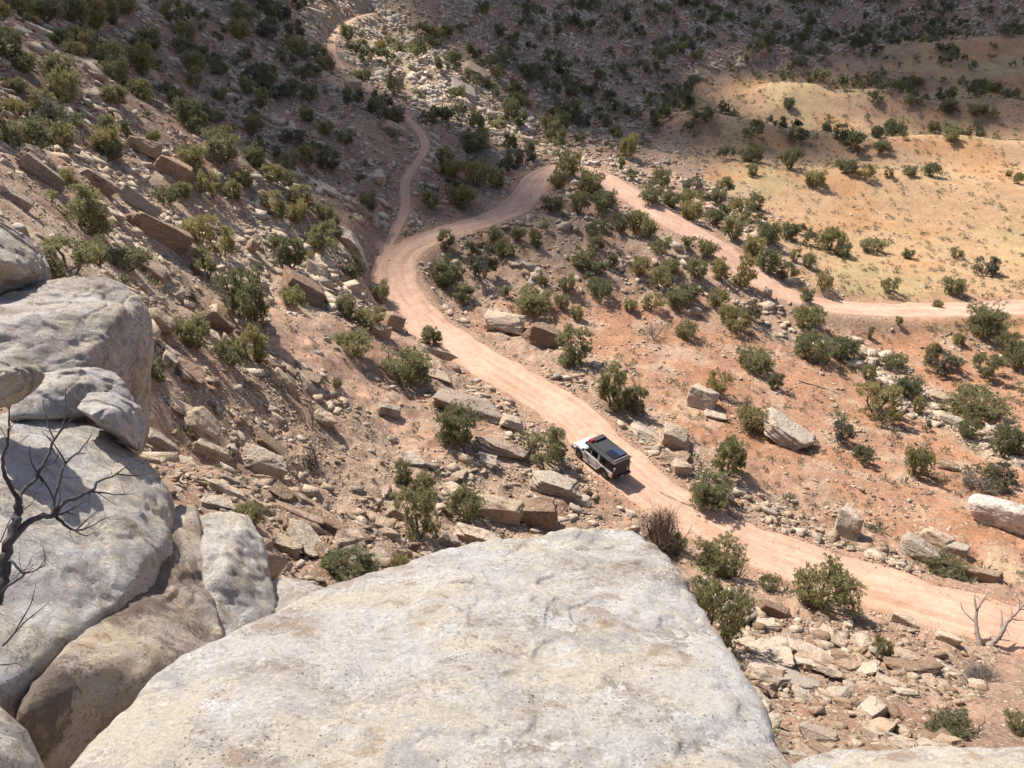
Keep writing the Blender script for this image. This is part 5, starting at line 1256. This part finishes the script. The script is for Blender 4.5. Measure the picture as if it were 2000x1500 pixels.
def build_pickup():
    white = mat_plain('white_paint', (0.78, 0.79, 0.80), 0.28, dirt=0.8)
    glass = mat_plain('dark_glass', (0.012, 0.014, 0.016), 0.06)
    black = mat_plain('black_plastic', (0.03, 0.028, 0.026), 0.6)
    grey = mat_plain('charcoal_shell', (0.038, 0.038, 0.039), 0.6, spec=0.3)
    tan = mat_plain('dusty_roof_edge', (0.27, 0.235, 0.19), 0.7)
    brown = mat_plain('dusty_rear_panel', (0.045, 0.036, 0.029), 0.7)
    rubber = mat_plain('dusty_rubber', (0.06, 0.05, 0.043), 0.9)
    rimm = mat_plain('dark_alloy', (0.06, 0.06, 0.06), 0.4, 0.6)
    steel = mat_plain('bare_steel', (0.50, 0.50, 0.50), 0.35, 0.8)
    red = mat_plain('red_plastic', (0.46, 0.02, 0.033), 0.4)
    maroon = mat_plain('maroon_decal', (0.25, 0.045, 0.045), 0.4)
    sol = mat_plain('solar_cells', (0.010, 0.012, 0.020), 0.12); sol_reflect = mat_plain('sky_reflection_cells', (0.04, 0.055, 0.095), 0.1)  # paler second cell colour has a sky reflection painted into it
    lampw = mat_plain('clear_lamp', (0.75, 0.75, 0.72), 0.2)
    lampr = mat_plain('red_lamp', (0.30, 0.02, 0.02), 0.25)
    t = thing('pickup_truck')
    def arch(cx, r, a0, a1, n=9):
        return [(cx + r * math.cos(math.radians(a)), 0.42 + r * math.sin(math.radians(a))) for a in np.linspace(a0, a1, n)]
    prof = ([(-2.52, 0.62), (-2.06, 0.50)] + arch(-1.53, 0.50, 170, 10) + [(-1.0, 0.44), (1.18, 0.44)] + arch(1.72, 0.50, 170, 10) +
            [(2.36, 0.50), (2.54, 0.56), (2.58, 0.80), (2.52, 0.98), (2.30, 1.06), (1.40, 1.15), (1.25, 1.17), (-0.78, 1.17), (-0.80, 1.14), (-2.50, 1.14), (-2.54, 0.90)])
    bm = bmesh.new(); add_prism(bm, prof, -0.93, 0.93, lambda x, z: 0.05 * max(0, z - 1.0) / 0.17 + 0.10 * smooth(2.2, 2.6, x))
    bm_obj('body', bm, white, t, 0.035, 3)
    cab = [(1.28, 1.16), (0.60, 1.74), (0.42, 1.80), (-0.60, 1.80), (-0.74, 1.74), (-0.78, 1.16)]
    bm = bmesh.new(); add_prism(bm, cab, -0.885, 0.885, lambda x, z: 0.17 * max(0, (z - 1.16)) / 0.64)
    c = bm_obj('cab', bm, white, t, 0.03, 2)
    bm = bmesh.new()                                                # windscreen, on the raked front of the cab
    vs = [bm.verts.new(p) for p in ((1.235, 0.76, 1.215), (1.235, -0.76, 1.215), (0.655, -0.64, 1.71), (0.655, 0.64, 1.71))]
    up = Vector((0.012, 0, 0.014)); f = bm.faces.new(vs)
    for v in vs: v.co += up
    ex = bmesh.ops.extrude_face_region(bm, geom=[f])
    for v in [g for g in ex['geom'] if isinstance(g, bmesh.types.BMVert)]: v.co -= up * 2.5
    bm_obj('windscreen', bm, glass, t)
    for s in (1, -1):
        def pane(nm, pts, th=0.02, m=glass, off=0.012):
            bm = bmesh.new(); a, b = [], []
            for x, z in pts:
                y = 0.885 - 0.17 * max(0, z - 1.16) / 0.64 + off
                a.append(bm.verts.new((x, s * y, z))); b.append(bm.verts.new((x, s * (y - th), z)))
            bm.faces.new(a); bm.faces.new(b[::-1])
            for i in range(len(a)): bm.faces.new((a[i], b[i], b[(i + 1) % len(a)], a[(i + 1) % len(a)]))
            return bm_obj(nm, bm, m, t)
        pane('side_window', [(1.05, 1.22), (0.60, 1.66), (0.30, 1.70), (0.30, 1.22)])
        pane('side_window', [(0.22, 1.22), (0.22, 1.70), (-0.50, 1.70), (-0.56, 1.22)])
        d = box('door', (0.27, 1.14, s * 0.945 - 0.02, s * 0.945 + 0.0, 0.52, 1.13), white, t, 0.008)
        box('handle', (0.34, 0.50, s * 0.955 - 0.012, s * 0.955 + 0.014, 1.00, 1.035), black, d, 0.004)
        d = box('door', (-0.62, 0.245, s * 0.945 - 0.02, s * 0.945 + 0.0, 0.52, 1.13), white, t, 0.008)
        box('handle', (-0.55, -0.39, s * 0.955 - 0.012, s * 0.955 + 0.014, 1.00, 1.035), black, d, 0.004)
        m_ = box('mirror', (0.98, 1.10, s * 1.06 - 0.10, s * 1.06 + 0.08, 1.20, 1.40), black, t, 0.02)
        box('mirror_arm', (1.02, 1.07, s * 0.93 - 0.06, s * 0.93 + 0.06, 1.22, 1.26), black, m_, 0.005)
        box('running_board', (-0.75, 1.05, s * 0.99 - 0.08, s * 0.99 + 0.07, 0.34, 0.40), steel, t, 0.015)
        box('taillight', (-2.56, -2.46, s * 0.86 - 0.07, s * 0.86 + 0.075, 0.72, 1.04), lampr, t, 0.01)
        box('headlight', (2.50, 2.585, s * 0.66 - 0.16, s * 0.66 + 0.14, 0.76, 0.92), lampw, t, 0.02)
        for cx in (1.72, -1.53):
            bm = bmesh.new()                                        # fender flare
            ang = np.radians(np.linspace(0, 180, 15))
            for a0, a1 in zip(ang, ang[1:]):
                q = []
                for rr in (0.49, 0.585):
                    for yy in (0.90, 0.985):
                        for aa in (a0, a1): q.append(bm.verts.new((cx + rr * math.cos(aa), s * yy, 0.42 + rr * math.sin(aa))))
                for fidx in ((0, 1, 3, 2), (4, 6, 7, 5), (0, 4, 5, 1), (2, 3, 7, 6)): bm.faces.new([q[i] for i in fidx])
            bmesh.ops.remove_doubles(bm, verts=bm.verts[:], dist=1e-4)
            bm_obj('fender_flare', bm, black, t)
            w = thing('wheel', (cx, s * 0.83, 0.41)); w.parent = t
            lathe('tyre', [(-0.12, 0.25), (-0.135, 0.35), (-0.11, 0.405), (-0.05, 0.415), (0.05, 0.415), (0.11, 0.405), (0.135, 0.35), (0.12, 0.25)], rubber, w)
            bm = bmesh.new()
            for k in range(6):
                a = 2 * math.pi * k / 6
                vv = add_box(bm, 0.03, 0.25, s * 0.085 - 0.02, s * 0.085 + 0.02, -0.035, 0.035)
                bmesh.ops.rotate(bm, verts=vv, cent=(0, 0, 0), matrix=Matrix.Rotation(a, 3, 'Y'))
            bm2 = bmesh.ops.create_cone(bm, segments=24, radius1=0.252, radius2=0.252, depth=0.10, cap_ends=True)
            bmesh.ops.rotate(bm, verts=bm2['verts'], cent=(0, 0, 0), matrix=Matrix.Rotation(math.pi / 2, 3, 'X'))
            bm_obj('rim', bm, rimm, w)
            lathe('hub_cap', [(s * 0.07, 0.055), (s * 0.125, 0.05), (s * 0.13, 0.001)], steel, w, 14)
        # markings on the front door: a ring, a bar and strokes in maroon
        bm = bmesh.new()
        Y = s * 0.952
        for k in range(14):
            a = 2 * math.pi * k / 14
            vv = add_box(bm, -0.03, 0.03, Y - 0.004, Y + 0.003, -0.015, 0.015)
            bmesh.ops.transform(bm, verts=vv, matrix=Matrix.Translation((0.93, 0, 0.86)) @ Matrix.Rotation(-a, 4, 'Y') @ Matrix.Translation((0, 0, 0.12)))
        for x0, z0, l, h in ((0.55, 0.80, 0.05, 0.24), (0.66, 0.74, 0.05, 0.26), (0.44, 0.84, 0.26, 0.05), (0.38, 0.70, 0.30, 0.04), (0.84, 0.80, 0.05, 0.12)):
            add_box(bm, x0, x0 + l, Y - 0.004, Y + 0.003, z0, z0 + h)
        bm_obj('decal', bm, maroon, t)
        bm = bmesh.new()
        for x0, z0, l, h in ((-1.0, 0.93, 0.30, 0.05), (-1.25, 0.86, 0.22, 0.035), (-0.5, 0.84, 0.25, 0.03), (-2.2, 0.9, 0.18, 0.04)):
            add_box(bm, x0, x0 + l, s * 0.937 - 0.006, s * 0.937 + 0.004, z0, z0 + h)
        bm_obj('stripe', bm, maroon, t)
    box('grille', (2.54, 2.605, -0.44, 0.44, 0.66, 0.94), black, t, 0.02)
    box('front_bumper', (2.42, 2.72, -0.93, 0.93, 0.46, 0.66), black, t, 0.05)
    rb = box('rear_bumper', (-2.74, -2.50, -0.93, 0.93, 0.50, 0.70), black, t, 0.04)
    box('hitch', (-2.95, -2.60, -0.05, 0.05, 0.40, 0.47), steel, rb, 0.008)
    box('license_plate', (-2.757, -2.735, -0.16, 0.16, 0.54, 0.66), mat_plain('plate', (0.5, 0.5, 0.52), 0.4), rb, 0.004)
    box('underbody', (-2.3, 2.3, -0.62, 0.62, 0.30, 0.52), black, t, 0.03)
    # camper shell: box on the bed, low roof reaching forward over the cab
    shell = [(-2.56, 1.12), (-2.50, 2.02), (-0.84, 2.02), (-0.86, 1.12)]
    bm = bmesh.new(); add_prism(bm, shell, -0.91, 0.91, lambda x, z: 0.05 * (z - 1.12) / 0.9)
    sh = bm_obj('camper_shell', bm, grey, t, 0.02)
    for s in (1, -1):
        box('shell_window', (-1.55, -0.95, s * 0.895 - 0.02, s * 0.895 + 0.022, 1.38, 1.86), glass, sh, 0.01)
        box('shell_window', (-2.36, -1.66, s * 0.895 - 0.02, s * 0.895 + 0.022, 1.38, 1.86), black, sh, 0.01)
    box('rear_door', (-2.585, -2.52, -0.62, 0.78, 0.78, 1.98), brown, sh, 0.015)
    for z0 in (1.0, 1.3, 1.6, 1.86): box('latch', (-2.61, -2.58, -0.56, -0.51, z0, z0 + 0.05), steel, sh, 0.004)
    for y0 in (0.84, -0.84):
        box('work_light', (-2.68, -2.56, y0 - 0.06, y0 + 0.06, 1.48, 1.66), lampw, sh, 0.02)
        box('grab_handle', (-2.62, -2.56, y0 - 0.05, y0 + 0.05, 1.28, 1.34), lampw, sh, 0.012)
    roofp = [(-2.62, 2.00), (-2.44, 2.22), (0.62, 2.24), (0.98, 2.12), (1.02, 1.98), (0.90, 1.92), (-0.80, 1.92), (-0.82, 2.00)]
    bm = bmesh.new(); add_prism(bm, roofp, -0.98, 0.98, lambda x, z: 0.22 * max(0, z - 2.0) / 0.22)
    rf = bm_obj('camper_roof', bm, grey, t, 0.02)
    bm = bmesh.new(); add_prism(bm, [(-2.645, 2.03), (-2.465, 2.235), (-2.40, 2.238), (-2.60, 2.03)], -0.94, 0.94, lambda x, z: 0.20 * max(0, z - 2.0) / 0.22)
    bm_obj('rear_roof_edge', bm, tan, rf)
    for s in (1, -1): box('roof_rail', (-2.2, 0.7, s * 0.73 - 0.02, s * 0.73 + 0.02, 2.238, 2.285), black, rf, 0.006)
    sp = box('solar_panel', (-2.30, -1.20, -0.66, 0.66, 2.30, 2.335), black, t, 0.006)
    for y0, y1, sm in ((-0.63, -0.01, sol_reflect), (0.01, 0.63, sol)): box('solar_cell', (-2.26, -1.24, y0, y1, 2.333, 2.340), sm, sp, 0)
    bm = bmesh.new()
    for x0 in (-2.2, -1.35):
        for y0 in (-0.6, 0.55): add_box(bm, x0, x0 + 0.06, y0, y0 + 0.06, 2.235, 2.305)
    bm_obj('panel_foot', bm, steel, sp)
    bm = bmesh.new(); add_box(bm, 0.30, 0.74, -0.70, 0.42, 2.245, 2.40); bm_obj('roof_box', bm, black, t, 0.05)
    jc = box('fuel_can', (0.42, 0.75, 0.48, 0.78, 2.18, 2.45), red, t, 0.035)
    box('can_handle', (0.50, 0.66, 0.60, 0.64, 2.45, 2.49), red, jc, 0.01)
    tag(t, 'white pickup with dark camper shell and solar panel parked on the dirt road', 'truck')
    # on the road: wheels read off the photograph
    a = at_z(1177, 929, 0.12); b = at_z(1130, 892, 0.22)
    yaw = math.atan2(b[1] - a[1], b[0] - a[0])
    mid = (a + b) / 2
    L = Vector((-math.sin(yaw), math.cos(yaw)))
    c = Vector((mid[0], mid[1])) - L * 0.93 - Vector((math.cos(yaw), math.sin(yaw))) * 0.095
    k = int(np.argmin((road_c[:, 0] - c.x) ** 2 + (road_c[:, 1] - c.y) ** 2))
    t.location = (c.x, c.y, road_c[k, 2] + 0.03)
    tan_ = road_c[min(k + 6, len(road_c) - 1)] - road_c[max(k - 6, 0)]
    if tan_[0] * math.cos(yaw) + tan_[1] * math.sin(yaw) < 0: tan_ = -tan_
    pitch = math.atan2(tan_[2], math.hypot(tan_[0], tan_[1]))
    t.rotation_euler = (0, -pitch, yaw)
build_pickup()

# ------------------------------------------------------------------ dead wood
def limb_tree(name, base_d, limbs, mat, label, cat='dead tree', seed=1, twigs=0):
    """limbs: list of (list of (u, v, extra distance), start radius, end radius)"""
    rs = np.random.RandomState(seed); g = Geo()
    o0 = at_d(limbs[0][0][0][0], limbs[0][0][0][1], base_d + limbs[0][0][0][2])
    for pts, r0, r1 in limbs:
        P = np.array([at_d(u, v, base_d + e) for u, v, e in pts]) - o0
        t = np.linspace(0, len(P) - 1, (len(P) - 1) * 5 + 1); i = np.minimum(t.astype(int), len(P) - 2); fq = (t - i)[:, None]
        Q = np.vstack([2 * P[0] - P[1], P, 2 * P[-1] - P[-2]])
        p0, p1, p2, p3 = Q[i], Q[i + 1], Q[i + 2], Q[i + 3]
        path = 0.5 * (2 * p1 + (p2 - p0) * fq + (2 * p0 - 5 * p1 + 4 * p2 - p3) * fq ** 2 + (3 * p1 - p0 - 3 * p2 + p3) * fq ** 3)
        path = path + rs.normal(0, r0 * 0.10, path.shape)
        rad = (0.62 if base_d < 10 else 1.0) * np.linspace(r0, r1, len(path)) * (1 + 0.06 * rs.normal(size=len(path)))
        g.add(*tube(path, np.maximum(rad, 0.0008), 8))
        for q in range(twigs if r0 < 0.03 or base_d > 20 else 0):
            k = rs.randint(len(path) // 3, len(path)); d = rs.normal(size=3); d /= np.linalg.norm(d)
            ln = min(rs.uniform(4, 14) * r0, 0.03 * base_d)
            tp = [path[k], path[k] + d * ln * 0.5, path[k] + d * ln + rs.normal(0, ln * 0.15, 3)]
            g.add(*tube(tp, [rad[k] * 0.4, rad[k] * 0.28, rad[k] * 0.12], 5))
    me = g.mesh(name, smooth_on=True); me.materials.append(M[mat])
    o = link(name, me); o.location = o0
    tag(o, label, cat)
    return o
limb_tree('dead_tree', 3.3, [
    ([(-10, 1180, 0), (4, 1125, 0), (12, 1078, 0), (28, 1040, 0), (34, 1000, .02), (35, 972, .03)], .040, .019),
    ([(35, 974, .03), (14, 938, 0), (4, 896, 0), (15, 868, 0), (16, 830, -.03), (20, 792, -.05)], .014, .003),
    ([(35, 974, .03), (46, 958, .06), (68, 936, .1), (92, 892, .14), (106, 860, .16), (128, 816, .2), (127, 758, .24)], .015, .0028),
    ([(106, 860, .16), (95, 832, .2), (83, 778, .26)], .007, .002), ([(108, 856, .16), (138, 820, .12), (152, 806, .1)], .005, .0015),
    ([(68, 936, .1), (80, 912, .1), (104, 904, .12), (120, 880, .1)], .006, .002),
    ([(84, 942, .1), (62, 905, .1), (58, 870, .05)], .006, .002),
    ([(18, 1060, 0), (45, 1030, .02), (70, 1012, .05), (104, 1006, .1), (126, 982, .15), (176, 960, .2), (193, 940, .25), (228, 926, .3), (264, 893, .36)], .022, .003),
    ([(228, 926, .3), (268, 929, .34), (310, 920, .4)], .006, .0015), ([(176, 960, .2), (230, 966, .25), (262, 964, .3)], .007, .0015), ([(190, 962, .2), (228, 988, .2)], .004, .0012),
    ([(244, 912, .33), (256, 918, .36), (272, 906, .38)], .004, .0012),
    ([(104, 1006, .1), (106, 976, .12), (118, 932, .15), (128, 904, .18), (160, 876, .22), (180, 847, .26)], .013, .0025),
    ([(128, 904, .18), (108, 872, .15), (82, 842, .1)], .006, .0018), ([(146, 888, .2), (175, 884, .24)], .004, .0012), ([(106, 976, .12), (88, 942, .1), (60, 905, .05)], .006, .002),
    ([(108, 1008, .1), (138, 1032, .08), (168, 1032, .06), (214, 1008, .05)], .011, .0015), ([(150, 1034, .07), (178, 1008, .1), (200, 990, .12)], .005, .0012), ([(138, 1032, .08), (170, 1046, .02), (200, 1024, 0)], .005, .0012),
    ([(110, 1006, .1), (140, 995, .05), (170, 975, .02)], .009, .002),
    ([(10, 1095, 0), (26, 1098, -.03), (44, 1118, -.05), (72, 1112, -.06), (96, 1082, -.05)], .010, .0015), ([(72, 1112, -.06), (88, 1100, -.05), (84, 1070, -.04)], .004, .0012),
    ([(0, 1180, 0), (10, 1150, -.05), (40, 1128, -.1), (64, 1110, -.12)], .010, .002),
    ([(6, 1262, .1), (48, 1216, .1), (96, 1176, .12)], .006, .0015), ([(30, 1232, .1), (60, 1180, .1), (70, 1140, .1)], .005, .0012), ([(-6, 1300, 0), (30, 1296, -.05), (42, 1300, -.06)], .004, .0015),
    ([(0, 1060, .1), (24, 1010, .15), (60, 985, .2), (72, 960, .22)], .004, .0012)],
    'char', 'gnarled dark leafless tree branching across the sloping slab at the left edge', seed=3, twigs=5)
for pts_d, label, seed, limbs in (
    ((1912, 1262), 'left of two bleached dead trees standing at the near road edge', 5,
     [([(1914, 1266, 0), (1910, 1240, 0), (1906, 1215, 0), (1908, 1192, 0), (1920, 1172, .2), (1930, 1156, .3)], .17, .03), ([(1906, 1215, 0), (1892, 1204, 0), (1880, 1190, 0), (1876, 1176, -.2)], .07, .015),
      ([(1908, 1195, 0), (1903, 1175, .1), (1906, 1158, .2)], .06, .012), ([(1918, 1175, .2), (1908, 1165, .3), (1898, 1160, .4)], .035, .01), ([(1922, 1170, .2), (1936, 1172, .4), (1944, 1164, .5)], .03, .008)]),
    ((1935, 1264), 'right, thicker of two bleached dead trees, leaning right at the road edge', 6,
     [([(1930, 1264, 0), (1944, 1252, 0), (1958, 1232, 0), (1968, 1215, .2), (1982, 1200, .3), (2004, 1176, .5)], .19, .05), ([(1956, 1236, 0), (1957, 1212, .2), (1955, 1190, .3)], .09, .02),
      ([(1974, 1208, .3), (1992, 1212, .5), (2004, 1210, .6)], .05, .012), ([(1968, 1215, .2), (1976, 1196, .4), (1974, 1184, .5)], .05, .012), ([(1990, 1190, .4), (2000, 1190, .6), (2008, 1186, .6)], .05, .01),
      ([(1932, 1262, 0), (1952, 1270, -.3), (1972, 1284, -.5)], .08, .02)])):
    P = hit([pts_d[0]], [pts_d[1]])[0]
    limb_tree('dead_tree', float(np.linalg.norm(P - np.array([0, 0, CAM_Z]))), limbs, 'snag', label, seed=seed, twigs=2)
for pts, r, label in (([(1878, 655), (1890, 662), (1903, 666)], .12, 'grey fallen branch lying on red soil beside the small juniper'), ([(1846, 657), (1853, 653), (1860, 650)], .10, 'short grey log on the red soil left of the small juniper'),
                      ([(1560, 745), (1590, 752), (1640, 770)], .10, 'long grey fallen log along the pale ledge'), ([(1290, 962), (1330, 985), (1360, 990)], .09, 'grey dead branch on the right road bank')):
    P = [hit([u], [v])[0] + np.array([0, 0, r * 0.6]) for u, v in pts]
    g = Geo(); o0 = P[0]; rs = np.random.RandomState(int(pts[0][0]))
    t = np.linspace(0, 1, 9)[:, None]; path = (1 - t) ** 2 * P[0] + 2 * t * (1 - t) * P[1] + t ** 2 * P[2] - o0
    path = path + rs.normal(0, r * 0.25, path.shape)
    g.add(*tube(path, np.linspace(r, r * 0.4, 9), 8))
    for q in range(4):
        k = rs.randint(2, 8); d = rs.normal(size=3); d[2] = abs(d[2]); d /= np.linalg.norm(d)
        g.add(*tube([path[k], path[k] + d * r * 4, path[k] + d * r * 7 + rs.normal(0, r, 3)], [r * .35, r * .25, r * .1], 5))
    me = g.mesh('fallen_log', smooth_on=True); me.materials.append(M['snag'])
    o = link('fallen_log', me); o.location = o0; tag(o, label, 'log')

# ------------------------------------------------------------------ broken clouds high above: they shade the hillsides
def build_cloud(poly, seed, density, name_h, puff, edge=24):
    rs = np.random.RandomState(seed)
    gs = 7.0
    xs, ys = np.meshgrid(np.arange(-165, 270, gs), np.arange(20, 430, gs))
    xs = (xs + rs.uniform(-2.5, 2.5, xs.shape)).ravel(); ys = (ys + rs.uniform(-2.5, 2.5, ys.shape)).ravel()
    zs = ground_z(xs, ys)
    u, v, f = project(np.stack([xs, ys, zs], 1))
    u = np.clip(u, -900, 2900); v = np.clip(v, -600, 1500)
    m = inpoly(u, v, poly, edge) + 0.5 * n2(xs, ys, 20, 3, seed + 0.5)
    k = m > density
    P = np.stack([xs, ys, zs], 1)[k]
    S = np.array(SUNV[:])
    h = name_h + 60 * n2(P[:, 0], P[:, 1], 60, 2, seed) + rs.uniform(-22, 22, len(P))
    P = P + S * ((h - P[:, 2]) / S[2])[:, None]
    D, F = ico(3); Vs, Fs = [], []
    for i, p in enumerate(P):
        r = puff * rs.uniform(0.75, 1.35)
        Vv = D * r * (1 + 0.18 * noise(D * 2.2 + i * 3.7)[:, None])
        Vs.append(Vv + p); Fs.append(F + i * len(D))
    me = np_mesh('cloud', np.vstack(Vs), tris=np.vstack(Fs), smooth_on=True)
    tag(link('cloud', me, M['cloud']), kind='structure')
M['cloud'] = mat_plain('cloud_white', (0.86, 0.86, 0.87), 1.0, spec=0.0)
build_cloud([(-900, -600), (300, -600), (460, -60), (560, 40), (655, 130), (690, 190), (850, 225), (1000, 300), (1062, 345), (1056, 400), (990, 428), (900, 440), (770, 440), (650, 405), (540, 340), (400, 255), (240, 165), (70, 70), (-900, -40)], 11, 0.62, 1500, 6.5)
build_cloud([(800, -600), (2900, -600), (2900, 255), (2000, 262), (1850, 240), (1740, 215), (1690, 160), (1560, 135), (1450, 132), (1340, 150), (1300, 200), (1400, 240), (1640, 250), (1660, 290), (1540, 325), (1380, 322), (1250, 310), (1120, 285), (1030, 215), (960, 130), (870, 90), (790, 20)], 12, 0.60, 2300, 6.5)
# ------------------------------------------------------------------ wording: which juniper, which boulder
LANDMARKS = [(1175, 885, 'the white pickup'), (785, 505, 'the road bend'), (1090, 328, 'the hairpin crest'), (1290, 1020, 'the big leafless brown bush'), (1530, 835, 'the stacked-board slab'),
    (985, 630, 'the pale-topped block'), (912, 785, 'the propped pale slab'), (1945, 995, 'the largest smooth boulder'), (1800, 1070, 'the three heaped boulders'), (1925, 1220, 'the two bleached snags'),
    (1577, 1265, 'the pale lower scree slab'), (390, 840, 'the dark cave-like rock pile'), (515, 905, 'the lone blocky scree boulder'), (578, 1000, 'the perched table slab'), (1000, 985, 'the split boulder'),
    (606, 800, 'the twiggy grey shrub'), (588, 545, 'the bench-like slab'), (310, 450, 'the long pale shelf'), (345, 335, 'the dark-fronted slab'), (85, 335, 'the far left boulder'),
    (200, 640, 'the great left boulder'), (495, 480, 'the stone pillar'), (692, 170, 'the cube-shaped boulder'), (741, 345, 'the whitish lone boulder'), (772, 250, 'the long shaded boulder'),
    (830, 275, 'the narrow track curve'), (650, 70, 'the top of the track'), (755, 455, 'the track fork'), (1370, 770, 'the split red-slope boulder'), (1278, 635, 'the bare spreading shrub'),
    (1700, 605, 'the lower road corner'), (1450, 520, 'the lower road straight'), (1690, 470, 'the flat-topped meadow tree'), (1622, 465, 'the big meadow clump'), (1860, 555, 'the lone juniper below the meadow'),
    (1750, 345, 'the front grassy ridge'), (1450, 285, 'the middle grassy ridge'), (1560, 205, 'the rear grassy ridge'), (1900, 770, 'the wide spreading juniper'), (905, 180, 'the white sunlit slab'),
    (1200, 1200, 'the foreground boulder top'), (1600, 1130, 'the round bush by the road'), (1112, 670, 'the tall dark juniper by the paired boulders'), (1200, 750, 'the tall double juniper'),
    (-20, -20, 'the upper left picture corner'), (2020, -20, 'the upper right picture corner'), (2020, 1520, 'the lower right picture corner'), (1300, 60, 'the dark rocky rim'), (280, 130, 'the middle of the shaded hill'), (420, 240, 'the lower shaded hill'), (1900, 690, 'the red bowl at right')]
ORD = ['nearest', 'second nearest', 'third nearest', 'fourth nearest', 'fifth nearest', 'sixth nearest', 'seventh nearest', 'eighth nearest', 'ninth nearest', 'tenth nearest', 'eleventh nearest', 'twelfth nearest', 'thirteenth nearest', 'fourteenth nearest', 'fifteenth nearest', 'sixteenth nearest'] + [w + ' nearest' for w in ('seventeenth', 'eighteenth', 'nineteenth', 'twentieth', 'twenty-first', 'twenty-second', 'twenty-third', 'twenty-fourth', 'twenty-fifth', 'twenty-sixth', 'twenty-seventh', 'twenty-eighth', 'twenty-ninth', 'thirtieth')]
SHAPE = {'round': 'dense rounded green juniper', 'upright': 'upright bushy green juniper', 'open': 'open-crowned green juniper', 'low': 'low spreading green juniper', 'grey': 'thin greyish juniper'}
def word_all():
    for kind in ('juniper', 'rock'):
        items = [a for a in ALL if a['kind'] == kind]
        pts = np.array([(a['u'], a['v']) for a in items])
        extra = np.array([(r[0], r[1] - r[3] / 2) for r in ROCKS]) if kind == 'rock' else np.zeros((0, 2))
        allp = np.vstack([pts, extra])
        best = [None] * len(items)
        for lu, lv, ln in LANDMARKS:
            d = allp - np.array([lu, lv]); dist = np.hypot(d[:, 0], d[:, 1])
            sect = np.where(np.abs(d[:, 0]) > np.abs(d[:, 1]), np.where(d[:, 0] > 0, 'right of', 'left of'), np.where(d[:, 1] > 0, 'below', 'above'))
            for s in ('right of', 'left of', 'below', 'above'):
                idx = [i for i in np.argsort(dist) if sect[i] == s and dist[i] > 12]
                for rk, i in enumerate(idx[:len(ORD)]):
                    if i >= len(items): continue
                    score = rk * 60 + dist[i]
                    if best[i] is None or score < best[i][0]: best[i] = (score, rk, s, ln)
        for a, b in zip(items, best):
            big = a['W']
            if kind == 'juniper':
                noun = SHAPE[a['shape']]
                if big > 4.2: noun = 'large ' + noun
                elif big < 1.7: noun = 'small ' + noun
            else:
                noun = ('flat tan slab boulder' if a['shape'] == 'slab' else 'angular tan boulder')
                if big > 1.9: noun = 'big ' + noun
                elif big < 0.9: noun = 'small ' + noun
            lab = f"{noun}, {ORD[b[1]]} {b[2]} {b[3]}" if b else f"{noun} among many like it on the slopes"
            w = lab.split()
            if len(w) > 16: lab = ' '.join(w[-16:])
            tag(a['o'], lab, 'juniper tree' if kind == 'juniper' else 'boulder', 'junipers dotted over the canyon slopes' if kind == 'juniper' else 'loose boulders on the slopes')
word_all()
